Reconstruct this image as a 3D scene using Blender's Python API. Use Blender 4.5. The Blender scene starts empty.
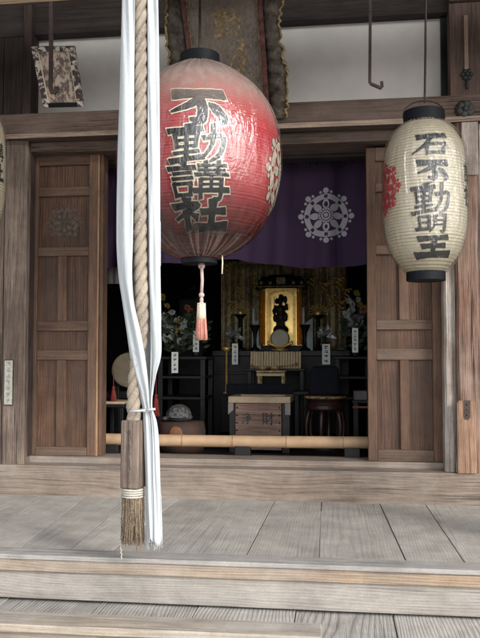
import bpy, bmesh, math, random
from mathutils import Vector, Matrix
R = math.radians
sc = bpy.context.scene
COL = sc.collection
random.seed(7)

# ------------------------------------------------------------------ camera model
F = 760.0; D = 4.4; EYE = 0.79
YAW = math.atan(98/760.0); PIT = math.atan(38/760.0*math.cos(YAW))
CAM = Vector((0.0, -D, EYE))
_f = Vector((-math.sin(YAW)*math.cos(PIT), math.cos(YAW)*math.cos(PIT), math.sin(PIT)))
_r = Vector((math.cos(YAW), math.sin(YAW), 0))
_u = _r.cross(_f)
def at(px, py, Y):
    """world point seen at photo pixel (px,py) on the plane y=Y"""
    d = _f + _r*((px-240)/F) - _u*((py-319)/F)
    return CAM + d*((Y+D)/d.y)
def X(px, Y, py=300): return at(px, py, Y).x
def Z(py, Y, px=240): return at(px, py, Y).z
def S(Y): return (D+Y)/F

# ------------------------------------------------------------------ mesh builder
class MB:
    def __init__(s): s.v=[]; s.f=[]; s.uv={}
    def add(s, vs, fs, uvs=None):
        b=len(s.v); s.v += [tuple(p) for p in vs]
        for f in fs: s.f.append(tuple(i+b for i in f))
        if uvs:
            for i,u in enumerate(uvs): s.uv[b+i]=u
        return s
    def box(s, x0,x1,y0,y1,z0,z1):
        return s.hexa([(x0,y0,z0),(x1,y0,z0),(x1,y1,z0),(x0,y1,z0),(x0,y0,z1),(x1,y0,z1),(x1,y1,z1),(x0,y1,z1)])
    def hexa(s, p):
        return s.add(p, [(0,3,2,1),(4,5,6,7),(0,1,5,4),(1,2,6,5),(2,3,7,6),(3,0,4,7)])
    def grid(s, fn, nu, nv, cu=False, uv=False):
        vs=[]; uvs=[]
        mu = nu if cu else nu+1
        for j in range(nv+1):
            for i in range(mu):
                vs.append(fn(i/nu, j/nv)); uvs.append((i/nu, j/nv))
        fs=[]
        for j in range(nv):
            for i in range(nu):
                a=j*mu+i; b=j*mu+(i+1)%mu
                fs.append((a,b,b+mu,a+mu))
        return s.add(vs, fs, uvs if uv else None)
    def tube(s, pts, rad, n=8, cap=True, uvscale=1.0):
        pts=[Vector(p) for p in pts]
        if not hasattr(rad,'__len__'): rad=[rad]*len(pts)
        vs=[]; uvs=[]; L=0; ref=None
        for i,p in enumerate(pts):
            t=(pts[min(i+1,len(pts)-1)]-pts[max(i-1,0)])
            t = t.normalized() if t.length>1e-9 else Vector((0,0,1))
            if ref is None:
                ref = Vector((1,0,0)) if abs(t.x)<.8 else Vector((0,1,0))
            a=(ref - t*ref.dot(t)).normalized(); ref=a; b=t.cross(a)
            if i: L+=(p-pts[i-1]).length
            for k in range(n):
                w=2*math.pi*k/n
                vs.append(p+(a*math.cos(w)+b*math.sin(w))*rad[i]); uvs.append((k/n, L*uvscale))
        fs=[]
        for i in range(len(pts)-1):
            for k in range(n):
                a=i*n+k; b=i*n+(k+1)%n
                fs.append((a,b,b+n,a+n))
        if cap:
            fs.append(tuple(range(n))[::-1]); fs.append(tuple(range((len(pts)-1)*n, len(pts)*n)))
        return s.add(vs, fs, uvs)
    def lathe(s, prof, c=(0,0,0), n=32, axis='z', cap=True):
        """prof: (r,h) list"""
        c=Vector(c); vs=[]
        for (r,h) in prof:
            for k in range(n):
                w=2*math.pi*k/n
                a,b=r*math.cos(w), r*math.sin(w)
                if axis=='z': p=Vector((a,b,h))
                elif axis=='y': p=Vector((a,h,b))
                else: p=Vector((h,a,b))
                vs.append(c+p)
        fs=[]
        for i in range(len(prof)-1):
            for k in range(n):
                a=i*n+k; b=i*n+(k+1)%n
                fs.append((a,b,b+n,a+n))
        if cap and prof[0][0]>1e-6: fs.append(tuple(range(n))[::-1])
        if cap and prof[-1][0]>1e-6: fs.append(tuple(range((len(prof)-1)*n,len(prof)*n)))
        return s.add(vs,fs)
    def ell(s, c, r, n=14, m=9):
        c=Vector(c); vs=[c+Vector((0,0,r[2]))]
        for j in range(1,m):
            ph=math.pi*j/m
            for k in range(n):
                w=2*math.pi*k/n
                vs.append(c+Vector((r[0]*math.sin(ph)*math.cos(w), r[1]*math.sin(ph)*math.sin(w), r[2]*math.cos(ph))))
        vs.append(c-Vector((0,0,r[2])))
        fs=[]
        for k in range(n): fs.append((0,1+k,1+(k+1)%n))
        for j in range(m-2):
            for k in range(n):
                a=1+j*n+k; b=1+j*n+(k+1)%n
                fs.append((a,a+n,b+n,b))
        e=len(vs)-1
        for k in range(n): fs.append((1+(m-2)*n+k, e, 1+(m-2)*n+(k+1)%n))
        return s.add(vs,fs)
    def build(s, name, mat, parent=None, smooth=False, bevel=0, recalc=True, remesh=0, seg=2):
        base = BASE.get(parent.name, Vector((0,0,0))) if parent else Vector((0,0,0))
        me=bpy.data.meshes.new(name)
        me.from_pydata([tuple(Vector(p)-base) for p in s.v], [], s.f); me.update()
        if s.uv:
            ul=me.uv_layers.new(name='UVMap')
            for l in me.loops: ul.data[l.index].uv = s.uv.get(l.vertex_index,(0,0))
        if recalc:
            bm=bmesh.new(); bm.from_mesh(me); bmesh.ops.recalc_face_normals(bm, faces=bm.faces); bm.to_mesh(me); bm.free()
        if smooth:
            for p in me.polygons: p.use_smooth=True
        me.materials.append(mat)
        o=bpy.data.objects.new(name, me); COL.objects.link(o)
        if parent: o.parent=parent; 
        BASE[o.name]=base
        if bevel:
            b=o.modifiers.new('bevel','BEVEL'); b.width=bevel; b.segments=seg; b.limit_method='ANGLE'; b.angle_limit=R(40)
        if remesh:
            m=o.modifiers.new('remesh','REMESH'); m.mode='VOXEL'; m.voxel_size=remesh; m.use_smooth_shade=True
        return o
    def each(s, name, mat, parent=None, **k):
        """build every loose piece as a part of its own"""
        p=list(range(len(s.v)))
        def find(i):
            while p[i]!=i: p[i]=p[p[i]]; i=p[i]
            return i
        for f in s.f:
            for i in f[1:]: p[find(i)]=find(f[0])
        grp={}
        for f in s.f: grp.setdefault(find(f[0]),[]).append(f)
        out=[]
        for fs in grp.values():
            ids=sorted({i for f in fs for i in f}); mp={i:j for j,i in enumerate(ids)}
            m=MB(); m.v=[s.v[i] for i in ids]; m.f=[tuple(mp[i] for i in f) for f in fs]
            out.append(m.build(name,mat,parent,**k))
        return out
BASE={}
def thing(name, label, cat, loc, group=None):
    o=bpy.data.objects.new(name,None); COL.objects.link(o); o.location=loc
    BASE[o.name]=Vector(loc); o.empty_display_size=.1
    return tag(o,label,cat,group)
def tag(o,label=None,cat=None,group=None,kind=None):
    if label: o['label']=label
    if cat: o['category']=cat
    if group: o['group']=group
    if kind: o['kind']=kind
    return o
def dup(root, delta, label, group=None, rotz=0):
    r=root.copy(); COL.objects.link(r); r.location=Vector(root.location)+Vector(delta); r['label']=label
    r.rotation_euler.z += rotz
    if group: r['group']=group
    for ch in list(root.children):
        c=ch.copy(); COL.objects.link(c); c.parent=r
        for g in list(ch.children):
            d=g.copy(); COL.objects.link(d); d.parent=c
    return r

# ------------------------------------------------------------------ materials
def new_mat(name):
    m=bpy.data.materials.new(name); m.use_nodes=True
    nt=m.node_tree; nt.nodes.clear()
    out=nt.nodes.new('ShaderNodeOutputMaterial')
    bs=nt.nodes.new('ShaderNodeBsdfPrincipled')
    nt.links.new(bs.outputs[0], out.inputs[0])
    return m, nt, bs, out
class NT:
    def __init__(s, nt): s.nt=nt
    def n(s, t, **kw):
        x=s.nt.nodes.new('ShaderNode'+t)
        for k,v in kw.items(): setattr(x,k,v)
        return x
    def set(s, sock, v):
        if isinstance(v, bpy.types.NodeSocket): s.nt.links.new(v, sock)
        elif v is not None: sock.default_value=v
    def math(s, op, a, b=None, c=None, clamp=False):
        x=s.n('Math', operation=op, use_clamp=clamp)
        s.set(x.inputs[0],a); s.set(x.inputs[1],b); s.set(x.inputs[2],c)
        return x.outputs[0]
    def vm(s, op, a, b=None, scale=None):
        x=s.n('VectorMath', operation=op); s.set(x.inputs[0],a)
        if b is not None: s.set(x.inputs[1],b)
        if scale is not None: s.set(x.inputs['Scale'],scale)
        return x.outputs[0]
    def noise(s, vec, scale, detail=3, rough=.55, dist=0):
        x=s.n('TexNoise'); s.set(x.inputs['Vector'],vec); x.inputs['Scale'].default_value=scale
        x.inputs['Detail'].default_value=detail; x.inputs['Roughness'].default_value=rough; x.inputs['Distortion'].default_value=dist
        return x.outputs[0]
    def ramp(s, fac, stops, interp='LINEAR'):
        x=s.n('ValToRGB'); s.set(x.inputs[0],fac); cr=x.color_ramp; cr.interpolation=interp
        while len(cr.elements)<len(stops): cr.elements.new(.5)
        for e,(p,c) in zip(cr.elements,stops):
            e.position=p; e.color=(c,c,c,1) if not hasattr(c,'__len__') else (*c,1)
        return x.outputs[0]
    def mix(s, fac, a, b, blend='MIX'):
        x=s.n('Mix', data_type='RGBA', blend_type=blend, clamp_factor=True)
        s.set(x.inputs[0],fac)
        for i,v in ((6,a),(7,b)):
            if not isinstance(v, bpy.types.NodeSocket): v=(*v,1) if len(v)==3 else v
            s.set(x.inputs[i],v)
        return x.outputs[2]
    def bump(s, h, strength=.3, dist=.003, normal=None):
        x=s.n('Bump'); x.inputs['Strength'].default_value=strength; x.inputs['Distance'].default_value=dist
        s.set(x.inputs['Height'],h)
        if normal is not None: s.set(x.inputs['Normal'],normal)
        return x.outputs[0]
    def coords(s, which='Object'): return s.n('TexCoord').outputs[which]
    def island(s): return s.n('NewGeometry').outputs['Random Per Island']

def wood(name, dark, light, axis='Z', ring=.010, ringamt=.55, crack=.35, stain=None, stain_amt=.5, stain_scale=2.5,
         rough=.75, bumps=.5, knots=0, spec=.25, islandvar=.25, warp=.05, off=(0,0,0), contrast=1.0):
    m,nt,bs,out=new_mat(name); N=NT(nt)
    co=N.coords(); isl=N.island()
    ov=N.vm('SCALE', (7.3,11.9,5.1), scale=isl)
    co2=N.vm('ADD', N.vm('ADD', co, ov), off)
    ax='XYZ'.index(axis)
    def st(k): 
        v=[1,1,1]; v[ax]=k; return N.vm('MULTIPLY', co2, tuple(v))
    fib=N.noise(st(.03), 260, 3, .6)
    fib2=N.noise(st(.05), 55, 4, .6)
    broad=N.noise(st(.25), 5, 3, .6)
    # growth rings cut along the length: distance from a wandering pith
    w=N.noise(st(.35), 2.2, 2, .5)
    w2=N.noise(st(.12), 14, 2, .5)
    sep=N.n('SeparateXYZ'); nt.links.new(N.vm('ADD', co, (0,0,0)), sep.inputs[0])
    o=[i for i in range(3) if i!=ax]
    cu=N.math('ADD', sep.outputs[o[0]], N.math('MULTIPLY', N.math('SUBTRACT', isl, .5), .14))
    cv=N.math('ADD', sep.outputs[o[1]], N.math('MULTIPLY_ADD', isl, .17, .04))
    r=N.math('SQRT', N.math('ADD', N.math('MULTIPLY',cu,cu), N.math('MULTIPLY',cv,cv)))
    r=N.math('ADD', r, N.math('MULTIPLY', w, warp*2.2))
    r=N.math('ADD', r, N.math('MULTIPLY', w2, .006))
    ph=N.math('MULTIPLY', r, 1/ring)
    saw=N.math('FRACT', ph)
    band=N.ramp(saw, [(0,.15),(.12,.6),(.55,1),(.86,.75),(1,.15)])
    t=N.math('MULTIPLY', band, ringamt)
    t=N.math('ADD', t, N.math('MULTIPLY', N.math('SUBTRACT',fib,.5), 1.9*contrast))
    t=N.math('ADD', t, N.math('MULTIPLY', N.math('SUBTRACT',fib2,.5), 1.9*contrast))
    t=N.math('ADD', t, N.math('MULTIPLY', N.math('SUBTRACT',broad,.5), 1.5*contrast))
    t=N.math('ADD', t, .5-ringamt*.55)
    col=N.mix(t, dark, light)
    if stain:
        sn=N.noise(st(.35), stain_scale, 5, .65)
        sf=N.ramp(sn, [(.42,0),(.62,1)])
        col=N.mix(N.math('MULTIPLY', sf, stain_amt), col, stain)
    ck=N.noise(st(.02), 75, 2, .5)
    cf=N.ramp(ck, [(.585,0),(.64,1)])
    ckm=N.noise(st(.3), 3.1, 2, .5)
    cf=N.math('MULTIPLY', cf, N.ramp(ckm,[(.42,0),(.6,1)]))
    col=N.mix(N.math('MULTIPLY', cf, crack), col, tuple(c*.22 for c in dark))
    if knots:
        vo=N.n('TexVoronoi'); nt.links.new(st(.45), vo.inputs['Vector']); vo.inputs['Scale'].default_value=knots
        kf=N.ramp(vo.outputs['Distance'], [(.06,1),(.13,0)])
        col=N.mix(N.math('MULTIPLY',kf,.75), col, tuple(c*.35 for c in dark))
    wear=N.noise(co2, 6.5, 6, .68); wear2=N.noise(co2, 170, 2, .6)
    val=N.math('MULTIPLY_ADD', isl, islandvar, 1-islandvar/2)
    val=N.math('MULTIPLY', val, N.math('MULTIPLY_ADD', wear, 1.1, .45))
    val=N.math('MULTIPLY', val, N.math('MULTIPLY_ADD', wear2, .4, .8))
    hsv=N.n('HueSaturation'); nt.links.new(col,hsv.inputs['Color']); nt.links.new(val,hsv.inputs['Value'])
    nt.links.new(hsv.outputs[0], bs.inputs['Base Color'])
    h=N.math('ADD', N.math('MULTIPLY',band,.5*ringamt), N.math('ADD', N.math('MULTIPLY',fib,.6), N.math('MULTIPLY',fib2,.7)))
    h=N.math('SUBTRACT', h, N.math('MULTIPLY',cf,crack*2.2))
    nt.links.new(N.bump(h, bumps, .004), bs.inputs['Normal'])
    nt.links.new(N.math('MULTIPLY_ADD', fib2, .25, rough-.12), bs.inputs['Roughness'])
    bs.inputs['Specular IOR Level'].default_value=spec
    return m

def plain(name, col, rough=.6, metal=0, var=.25, scale=20, bumps=.15, spec=.4, col2=None, coat=0):
    m,nt,bs,out=new_mat(name); N=NT(nt)
    co=N.coords(); n1=N.noise(co, scale, 4, .6); n2=N.noise(co, scale*6, 3, .6)
    c2=col2 if col2 else tuple(max(0,c*(1-var*1.6)) for c in col)
    c=N.mix(N.ramp(n1,[(.3,0),(.7,1)]), c2, col)
    nt.links.new(c, bs.inputs['Base Color'])
    nt.links.new(N.math('MULTIPLY_ADD', n2, .3, rough-.15, clamp=True), bs.inputs['Roughness'])
    bs.inputs['Metallic'].default_value=metal; bs.inputs['Specular IOR Level'].default_value=spec
    bs.inputs['Coat Weight'].default_value=coat
    nt.links.new(N.bump(N.math('ADD',n1,n2), bumps, .003), bs.inputs['Normal'])
    return m

M={}
M['floor']=wood('weathered_floorboards',(.215,.194,.167),(.35,.328,.297),'Y',ring=.013,ringamt=.5,crack=.2,rough=.8,bumps=.4,stain=(.30,.288,.268),stain_amt=.45,islandvar=.28,contrast=.42)
M['lowfloor']=wood('silvered_cedar_boards',(.16,.146,.13),(.35,.332,.308),'Y',ring=.014,ringamt=1.0,crack=.3,rough=.8,bumps=.6,islandvar=.2,warp=.08,contrast=.4)
M['nosing']=wood('weathered_nosing',(.155,.106,.07),(.32,.238,.168),'X',ring=.010,ringamt=.7,crack=.5,rough=.78,stain=(.28,.26,.235),stain_amt=.5,stain_scale=3.2,knots=1.6,warp=.05,contrast=.75)
M['nosetop']=wood('grey_nosing_top',(.185,.173,.158),(.335,.32,.30),'X',ring=.012,ringamt=.4,crack=.4,rough=.8,contrast=.6)
M['lip']=wood('lit_beam_edge',(.12,.085,.066),(.34,.26,.205),'X',ring=.012,ringamt=.4,crack=.5)  # paler beam wood; the lip's highlight is put into the colour
M['riser']=wood('grey_riser',(.175,.156,.136),(.315,.292,.265),'X',ring=.010,ringamt=.5,crack=.5,rough=.8,islandvar=.15,contrast=.65)
M['sill']=wood('sill_wood',(.105,.079,.06),(.245,.195,.158),'X',ring=.013,ringamt=.5,crack=.6,rough=.8,knots=1.4,stain=(.24,.215,.19),stain_amt=.45,contrast=.75)
M['door']=wood('door_cedar',(.044,.0235,.0155),(.132,.074,.047),'Z',ring=.007,ringamt=.5,crack=.35,rough=.62,bumps=.3,stain=(.125,.085,.062),stain_amt=.4,islandvar=.4,contrast=.85)
M['doorpanel']=wood('door_panel_cedar',(.031,.016,.0108),(.120,.064,.040),'Z',ring=.016,ringamt=.55,crack=.3,rough=.6,bumps=.25,stain=(.05,.031,.023),stain_amt=.7,stain_scale=4,islandvar=.5,contrast=.9)
M['doorrail']=wood('door_rail_cedar',(.044,.0245,.0165),(.135,.079,.052),'X',ring=.008,ringamt=.5,crack=.3,rough=.62,bumps=.3,stain=(.155,.12,.095),stain_amt=.42,islandvar=.45,contrast=.9)
M['beam']=wood('beam_wood',(.028,.018,.014),(.125,.084,.067),'X',ring=.012,ringamt=.5,crack=.9,rough=.75,bumps=.6,knots=1.5,stain=(.165,.13,.108),stain_amt=.4,contrast=1.1)
M['darkbeam']=wood('dark_beam_wood',(.016,.012,.011),(.048,.037,.034),'X',ring=.012,ringamt=.4,crack=.5,rough=.7)  # darkest of the beam woods, a near-black brown
M['darkpost']=wood('dark_post_wood',(.022,.014,.012),(.062,.042,.036),'Z',ring=.012,ringamt=.4,crack=.5,rough=.7)  # near-black brown with upright grain
M['post']=wood('weathered_post',(.070,.05,.04),(.25,.195,.16),'Z',ring=.010,ringamt=.5,crack=1.0,rough=.8,bumps=.8,stain=(.06,.04,.031),stain_amt=.65,stain_scale=2.2,contrast=1.1)
M['palepost']=wood('flaking_pale_post',(.22,.185,.16),(.50,.46,.42),'Z',ring=.011,ringamt=.4,crack=.9,rough=.85,bumps=.8,stain=(.18,.12,.09),stain_amt=.6,stain_scale=7)
M['column']=wood('red_brown_column',(.055,.028,.020),(.215,.122,.088),'Z',ring=.011,ringamt=.5,crack=.9,rough=.75,bumps=.8,stain=(.29,.22,.18),stain_amt=.5,stain_scale=4)
M['patchwood']=wood('newer_patch_board',(.14,.07,.042),(.34,.21,.14),'Z',ring=.010,ringamt=.5,crack=.5,rough=.7,stain=(.12,.075,.055),stain_amt=.55)
M['orangewood']=wood('pale_fresh_plank',(.20,.155,.11),(.37,.32,.26),'X',ring=.012,ringamt=.6,crack=.3,rough=.75,stain=(.34,.33,.31),stain_amt=.6,contrast=.7)
M['tanbeam']=wood('pale_porch_beam',(.36,.26,.16),(.60,.47,.32),'X',ring=.012,ringamt=.4,crack=.2)
M['edgewood']=wood('lit_door_edge',(.17,.095,.055),(.34,.21,.125),'Z',ring=.01,ringamt=.3,crack=.3)  # lit door edge put into a paler, more orange wood colour
M['plaster']=plain('old_plaster',(.72,.69,.65),.9,var=.11,scale=3.5,bumps=.2,spec=.1)
M['iron']=plain('rusty_iron',(.075,.055,.048),.6,metal=.5,var=.3,scale=60,bumps=.3)
M['bluemetal']=plain('patinated_copper',(.05,.052,.05),.6,metal=.4,var=.4,scale=40,bumps=.3)
M['blacklacq']=plain('black_lacquer_ring',(.007,.008,.011),.6,var=.2,spec=.15,bumps=.03)
M['gold']=plain('gold_leaf',(.90,.60,.19),.4,metal=.6,var=.25,scale=30,bumps=.1)
M['goldpaint']=plain('gold_leaf_panel',(.95,.68,.25),.30,metal=.9,var=.1,scale=12,bumps=.04)
M['oldgold']=plain('faded_gilding',(.42,.29,.14),.6,metal=.1,var=.55,scale=45,bumps=.4)
M['black']=plain('dark_lacquer',(.005,.005,.0065),.45,var=.3,spec=.3)
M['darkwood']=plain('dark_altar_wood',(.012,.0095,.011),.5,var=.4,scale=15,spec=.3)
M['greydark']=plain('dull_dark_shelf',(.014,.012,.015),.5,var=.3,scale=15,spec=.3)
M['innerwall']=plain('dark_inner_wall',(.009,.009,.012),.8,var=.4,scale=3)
M['bamboo']=plain('bamboo_culm',(.41,.275,.165),.5,var=.2,scale=9,spec=.3)
M['bambnode']=plain('bamboo_joint',(.30,.16,.09),.5)
M['white_tag']=plain('white_card',(.72,.76,.72),.7,var=.05)
M['ink']=plain('black_ink',(.012,.014,.016),.55,var=.3,scale=80,spec=.3)
M['sumi']=plain('faded_ink',(.022,.024,.023),.6,var=.35,scale=60,spec=.3)
M['outline']=plain('cream_outline',(.74,.66,.52),.7,var=.12,scale=60)
M['fadedcrest']=plain('faded_pale_crest',(.50,.47,.39),.7,var=.45,scale=40)
M['crimson']=plain('red_ink',(.52,.035,.05),.6,var=.35,scale=70)
M['cord']=plain('pale_pink_cord',(.52,.36,.34),.8,var=.2,scale=90)
M['tassel_cream']=plain('cream_tassel',(.70,.56,.42),.85,var=.2,scale=120)
M['tassel_pink']=plain('faded_pink_tassel',(.62,.27,.21),.85,var=.25,scale=120)
M['redtassel']=plain('red_tassel_silk',(.20,.024,.016),.8,var=.3,scale=60)
M['skin_drum']=plain('drum_skin',(.22,.18,.125),.6,var=.25,scale=10)
M['drumbody']=plain('drum_body',(.06,.03,.02),.4,var=.3)
M['ceram']=plain('straw_mat',(.46,.36,.24),.7,var=.2)
M['rubber']=plain('grey_stone_carving',(.15,.145,.145),.6,var=.6,scale=55,bumps=.6)
M['cushion']=plain('faded_red_cushion',(.085,.028,.02),.75,var=.4,scale=14,col2=(.02,.032,.022))
M['cushpatch']=plain('orange_brocade',(.22,.085,.04),.65,var=.3,scale=40)
M['brown']=plain('red_brown_lacquer',(.045,.018,.015),.4,var=.4,spec=.4)
M['cream']=plain('cream_edge_wood',(.30,.225,.145),.6,var=.2)
M['boxwood']=wood('offering_box_wood',(.06,.037,.028),(.19,.122,.095),'X',ring=.012,ringamt=.5,crack=.4,rough=.7)
M['greyedge']=plain('pale_grey_wood',(.17,.155,.145),.7,var=.2)
M['silver']=plain('silver_lotus',(.42,.44,.44),.42,metal=.6,var=.3,scale=40)
M['mirror']=plain('bronze_mirror',(.42,.38,.29),.45,metal=.0,var=.12)
M['paperpanel']=plain('pale_blue_paper',(.46,.53,.56),.8,var=.1)
M['sutra']=plain('sutra_paper',(.40,.31,.185),.7,var=.15,scale=30)
M['leaf']=plain('dark_leaf',(.035,.06,.03),.6,var=.4)
M['flower_w']=plain('white_petal',(.52,.53,.51),.8,var=.2)
M['flower_y']=plain('yellow_petal',(.38,.28,.05),.8,var=.15)
M['flower_o']=plain('orange_petal',(.36,.14,.06),.8,var=.2)
M['flower_p']=plain('mauve_petal',(.36,.25,.36),.8,var=.2)
M['statue']=plain('dark_bronze_statue',(.018,.016,.014),.55,var=.4,bumps=.4)
M['brush']=plain('plant_fibre',(.27,.205,.14),.9,var=.5,scale=160)
M['twine']=plain('wrapped_twine',(.44,.41,.36),.85,var=.2,scale=120)
M['label']=plain('yellowed_paper_label',(.40,.39,.34),.75,var=.25,scale=60)
M['redlac']=plain('worn_red_lacquer',(.15,.055,.05),.6,var=.55,scale=35)
M['signboard']=wood('dark_sign_board',(.085,.072,.062),(.20,.17,.145),'Z',ring=.012,ringamt=.3,crack=.4,rough=.75,stain=(.25,.20,.15),stain_amt=.45,stain_scale=4)
M['signframe']=plain('blackened_carving',(.13,.105,.08),.6,var=.6,scale=26,bumps=.6)
M['gravel']=plain('pale_gravel',(.50,.485,.46),.95,var=.2,scale=60,bumps=.8,spec=.1)
M['roofwood']=wood('rafter_boards',(.11,.075,.055),(.22,.16,.12),'Y',ring=.012,ringamt=.4)
M['boardwall']=wood('dark_wall_boards',(.016,.012,.011),(.05,.036,.031),'Z',ring=.011,ringamt=.4,crack=.4)
M['rightboard']=wood('brown_frieze_board',(.055,.036,.029),(.145,.095,.075),'Z',ring=.009,ringamt=.5,crack=.5)
M['stick']=plain('pale_batten',(.30,.21,.155),.75,var=.2)

def mat_plaque():
    m,nt,bs,out=new_mat('flaking_painted_plaque'); N=NT(nt); co=N.coords()
    n=N.noise(N.vm('MULTIPLY',co,(1.6,1,.8)),19,7,.78); base=N.mix(N.noise(co,40,3), (.10,.075,.065),(.17,.13,.11))
    c=N.mix(N.ramp(n,[(.475,0),(.52,1)]), base, (.50,.40,.32))
    nt.links.new(c,bs.inputs['Base Color']); bs.inputs['Roughness'].default_value=.85
    nt.links.new(N.bump(n,.3,.003),bs.inputs['Normal']); return m
M['plaque']=mat_plaque()
def mat_plaqueframe():
    m,nt,bs,out=new_mat('flaking_white_frame'); N=NT(nt); co=N.coords()
    n=N.noise(N.vm('MULTIPLY',co,(1,1,1.5)),24,6,.72)
    c=N.mix(N.ramp(n,[(.50,0),(.55,1)]), (.055,.038,.036), (.55,.49,.42))
    nt.links.new(c,bs.inputs['Base Color']); bs.inputs['Roughness'].default_value=.85
    return m
M['plaqueframe']=mat_plaqueframe()
def mat_brocade():
    m,nt,bs,out=new_mat('gold_brocade'); N=NT(nt); co=N.coords()
    v=N.n('TexVoronoi'); nt.links.new(N.vm('ADD',co,N.vm('SCALE',N.n('TexNoise').outputs[1],scale=.02)),v.inputs['Vector']); v.inputs['Scale'].default_value=22
    n=N.noise(co,30,4,.7,1.5)
    f=N.ramp(N.math('ADD',N.math('MULTIPLY',v.outputs['Distance'],.6),N.math('MULTIPLY',n,.7)),[(.42,0),(.5,1),(.62,.25),(.72,.9)])
    c=N.mix(f,(.20,.15,.085),(.72,.58,.33))
    nt.links.new(c,bs.inputs['Base Color']); bs.inputs['Roughness'].default_value=.5; bs.inputs['Metallic'].default_value=.45
    return m
M['brocade']=mat_brocade()
def mat_cloth(name,col,var=.06,trans=.15,scale=4):
    m,nt,bs,out=new_mat(name); N=NT(nt); co=N.coords()
    st=N.vm('MULTIPLY',co,(1,1,.12))
    n=N.noise(st,30,4,.55); w=N.noise(co,900,2)
    c=N.mix(N.noise(co,scale,3),tuple(x*(1-var) for x in col),col)
    nt.links.new(c,bs.inputs['Base Color']); bs.inputs['Roughness'].default_value=.9; bs.inputs['Specular IOR Level'].default_value=.15
    n3=N.noise(N.vm('MULTIPLY',co,(1,1,.5)),17,3,.6,1.5); nt.links.new(N.bump(N.math('ADD',n,N.math('MULTIPLY',n3,.8)),.5,.009,N.bump(w,.12,.0008)),bs.inputs['Normal'])
    if trans:
        tr=N.n('BsdfTranslucent'); tr.inputs[0].default_value=(*col,1)
        mx=N.n('MixShader'); mx.inputs[0].default_value=trans
        nt.links.new(bs.outputs[0],mx.inputs[1]); nt.links.new(tr.outputs[0],mx.inputs[2]); nt.links.new(mx.outputs[0],out.inputs[0])
    return m
M['cloth']=mat_cloth('white_cotton',(.47,.495,.51),.14,.15,7)
M['purple']=mat_cloth('purple_curtain_cloth',(.050,.030,.066),.3,0,3)
M['crestcloth']=mat_cloth('pale_dyed_crest',(.36,.34,.38),.15,0,30)
M['hemcloth']=mat_cloth('dull_beige_cloth',(.16,.15,.15),.2,0,3)
M['blackcloth']=mat_cloth('black_cover_cloth',(.007,.008,.013),.3,0,6)
def mat_rope():
    m,nt,bs,out=new_mat('hemp_rope'); N=NT(nt)
    uv=N.coords('UV'); sep=N.n('SeparateXYZ'); nt.links.new(uv,sep.inputs[0])
    a=N.math('ADD',N.math('MULTIPLY',sep.outputs[0],7.0),N.math('MULTIPLY',sep.outputs[1],14.0))
    vec=N.n('CombineXYZ'); nt.links.new(a,vec.inputs[0]); nt.links.new(N.math('MULTIPLY',sep.outputs[1],6),vec.inputs[1])
    n=N.noise(vec.outputs[0],3.0,4,.6); b=N.noise(N.coords(),9,3)
    c=N.mix(N.ramp(n,[(.3,0),(.68,1)]),(.085,.066,.05),(.33,.28,.222))
    c=N.mix(N.ramp(b,[(.4,0),(.7,.5)]),c,(.42,.35,.27))
    nt.links.new(c,bs.inputs['Base Color']); bs.inputs['Roughness'].default_value=.9
    nt.links.new(N.bump(n,.7,.005),bs.inputs['Normal']); return m
M['rope']=mat_rope()
def mat_lantern(name,col,dark,rib_h):
    m,nt,bs,out=new_mat(name); N=NT(nt); co=N.coords()
    sep=N.n('SeparateXYZ'); nt.links.new(co,sep.inputs[0])
    rib=N.math('FRACT',N.math('MULTIPLY',sep.outputs[2],1/rib_h))
    rl=N.ramp(rib,[(0,1),(.2,0),(.8,0),(1,1)])
    n=N.noise(co,9,5,.65); n2=N.noise(N.vm('MULTIPLY',co,(1,1,.15)),45,3)
    c=N.mix(N.math('MULTIPLY',rl,.7),col,dark)
    c=N.mix(N.ramp(n,[(.45,0),(.75,.45)]),c,tuple(.5*a+.5*b for a,b in zip(col,(.5,.38,.3))))
    c=N.mix(N.math('MULTIPLY',N.ramp(n2,[(.5,0),(.75,1)]),.25),c,dark)
    nt.links.new(c,bs.inputs['Base Color']); bs.inputs['Roughness'].default_value=.7; bs.inputs['Specular IOR Level'].default_value=.25
    nt.links.new(N.bump(rl,.5,.003),bs.inputs['Normal'])
    tr=N.n('BsdfTranslucent'); nt.links.new(c,tr.inputs[0]); mx=N.n('MixShader'); mx.inputs[0].default_value=.28
    nt.links.new(bs.outputs[0],mx.inputs[1]); nt.links.new(tr.outputs[0],mx.inputs[2]); nt.links.new(mx.outputs[0],out.inputs[0]); return m
M['redpaper']=mat_lantern('red_lantern_paper',(.44,.050,.062),(.20,.026,.034),.0125)
M['creampaper']=mat_lantern('cream_lantern_paper',(.60,.555,.43),(.30,.26,.19),.0145)
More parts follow.
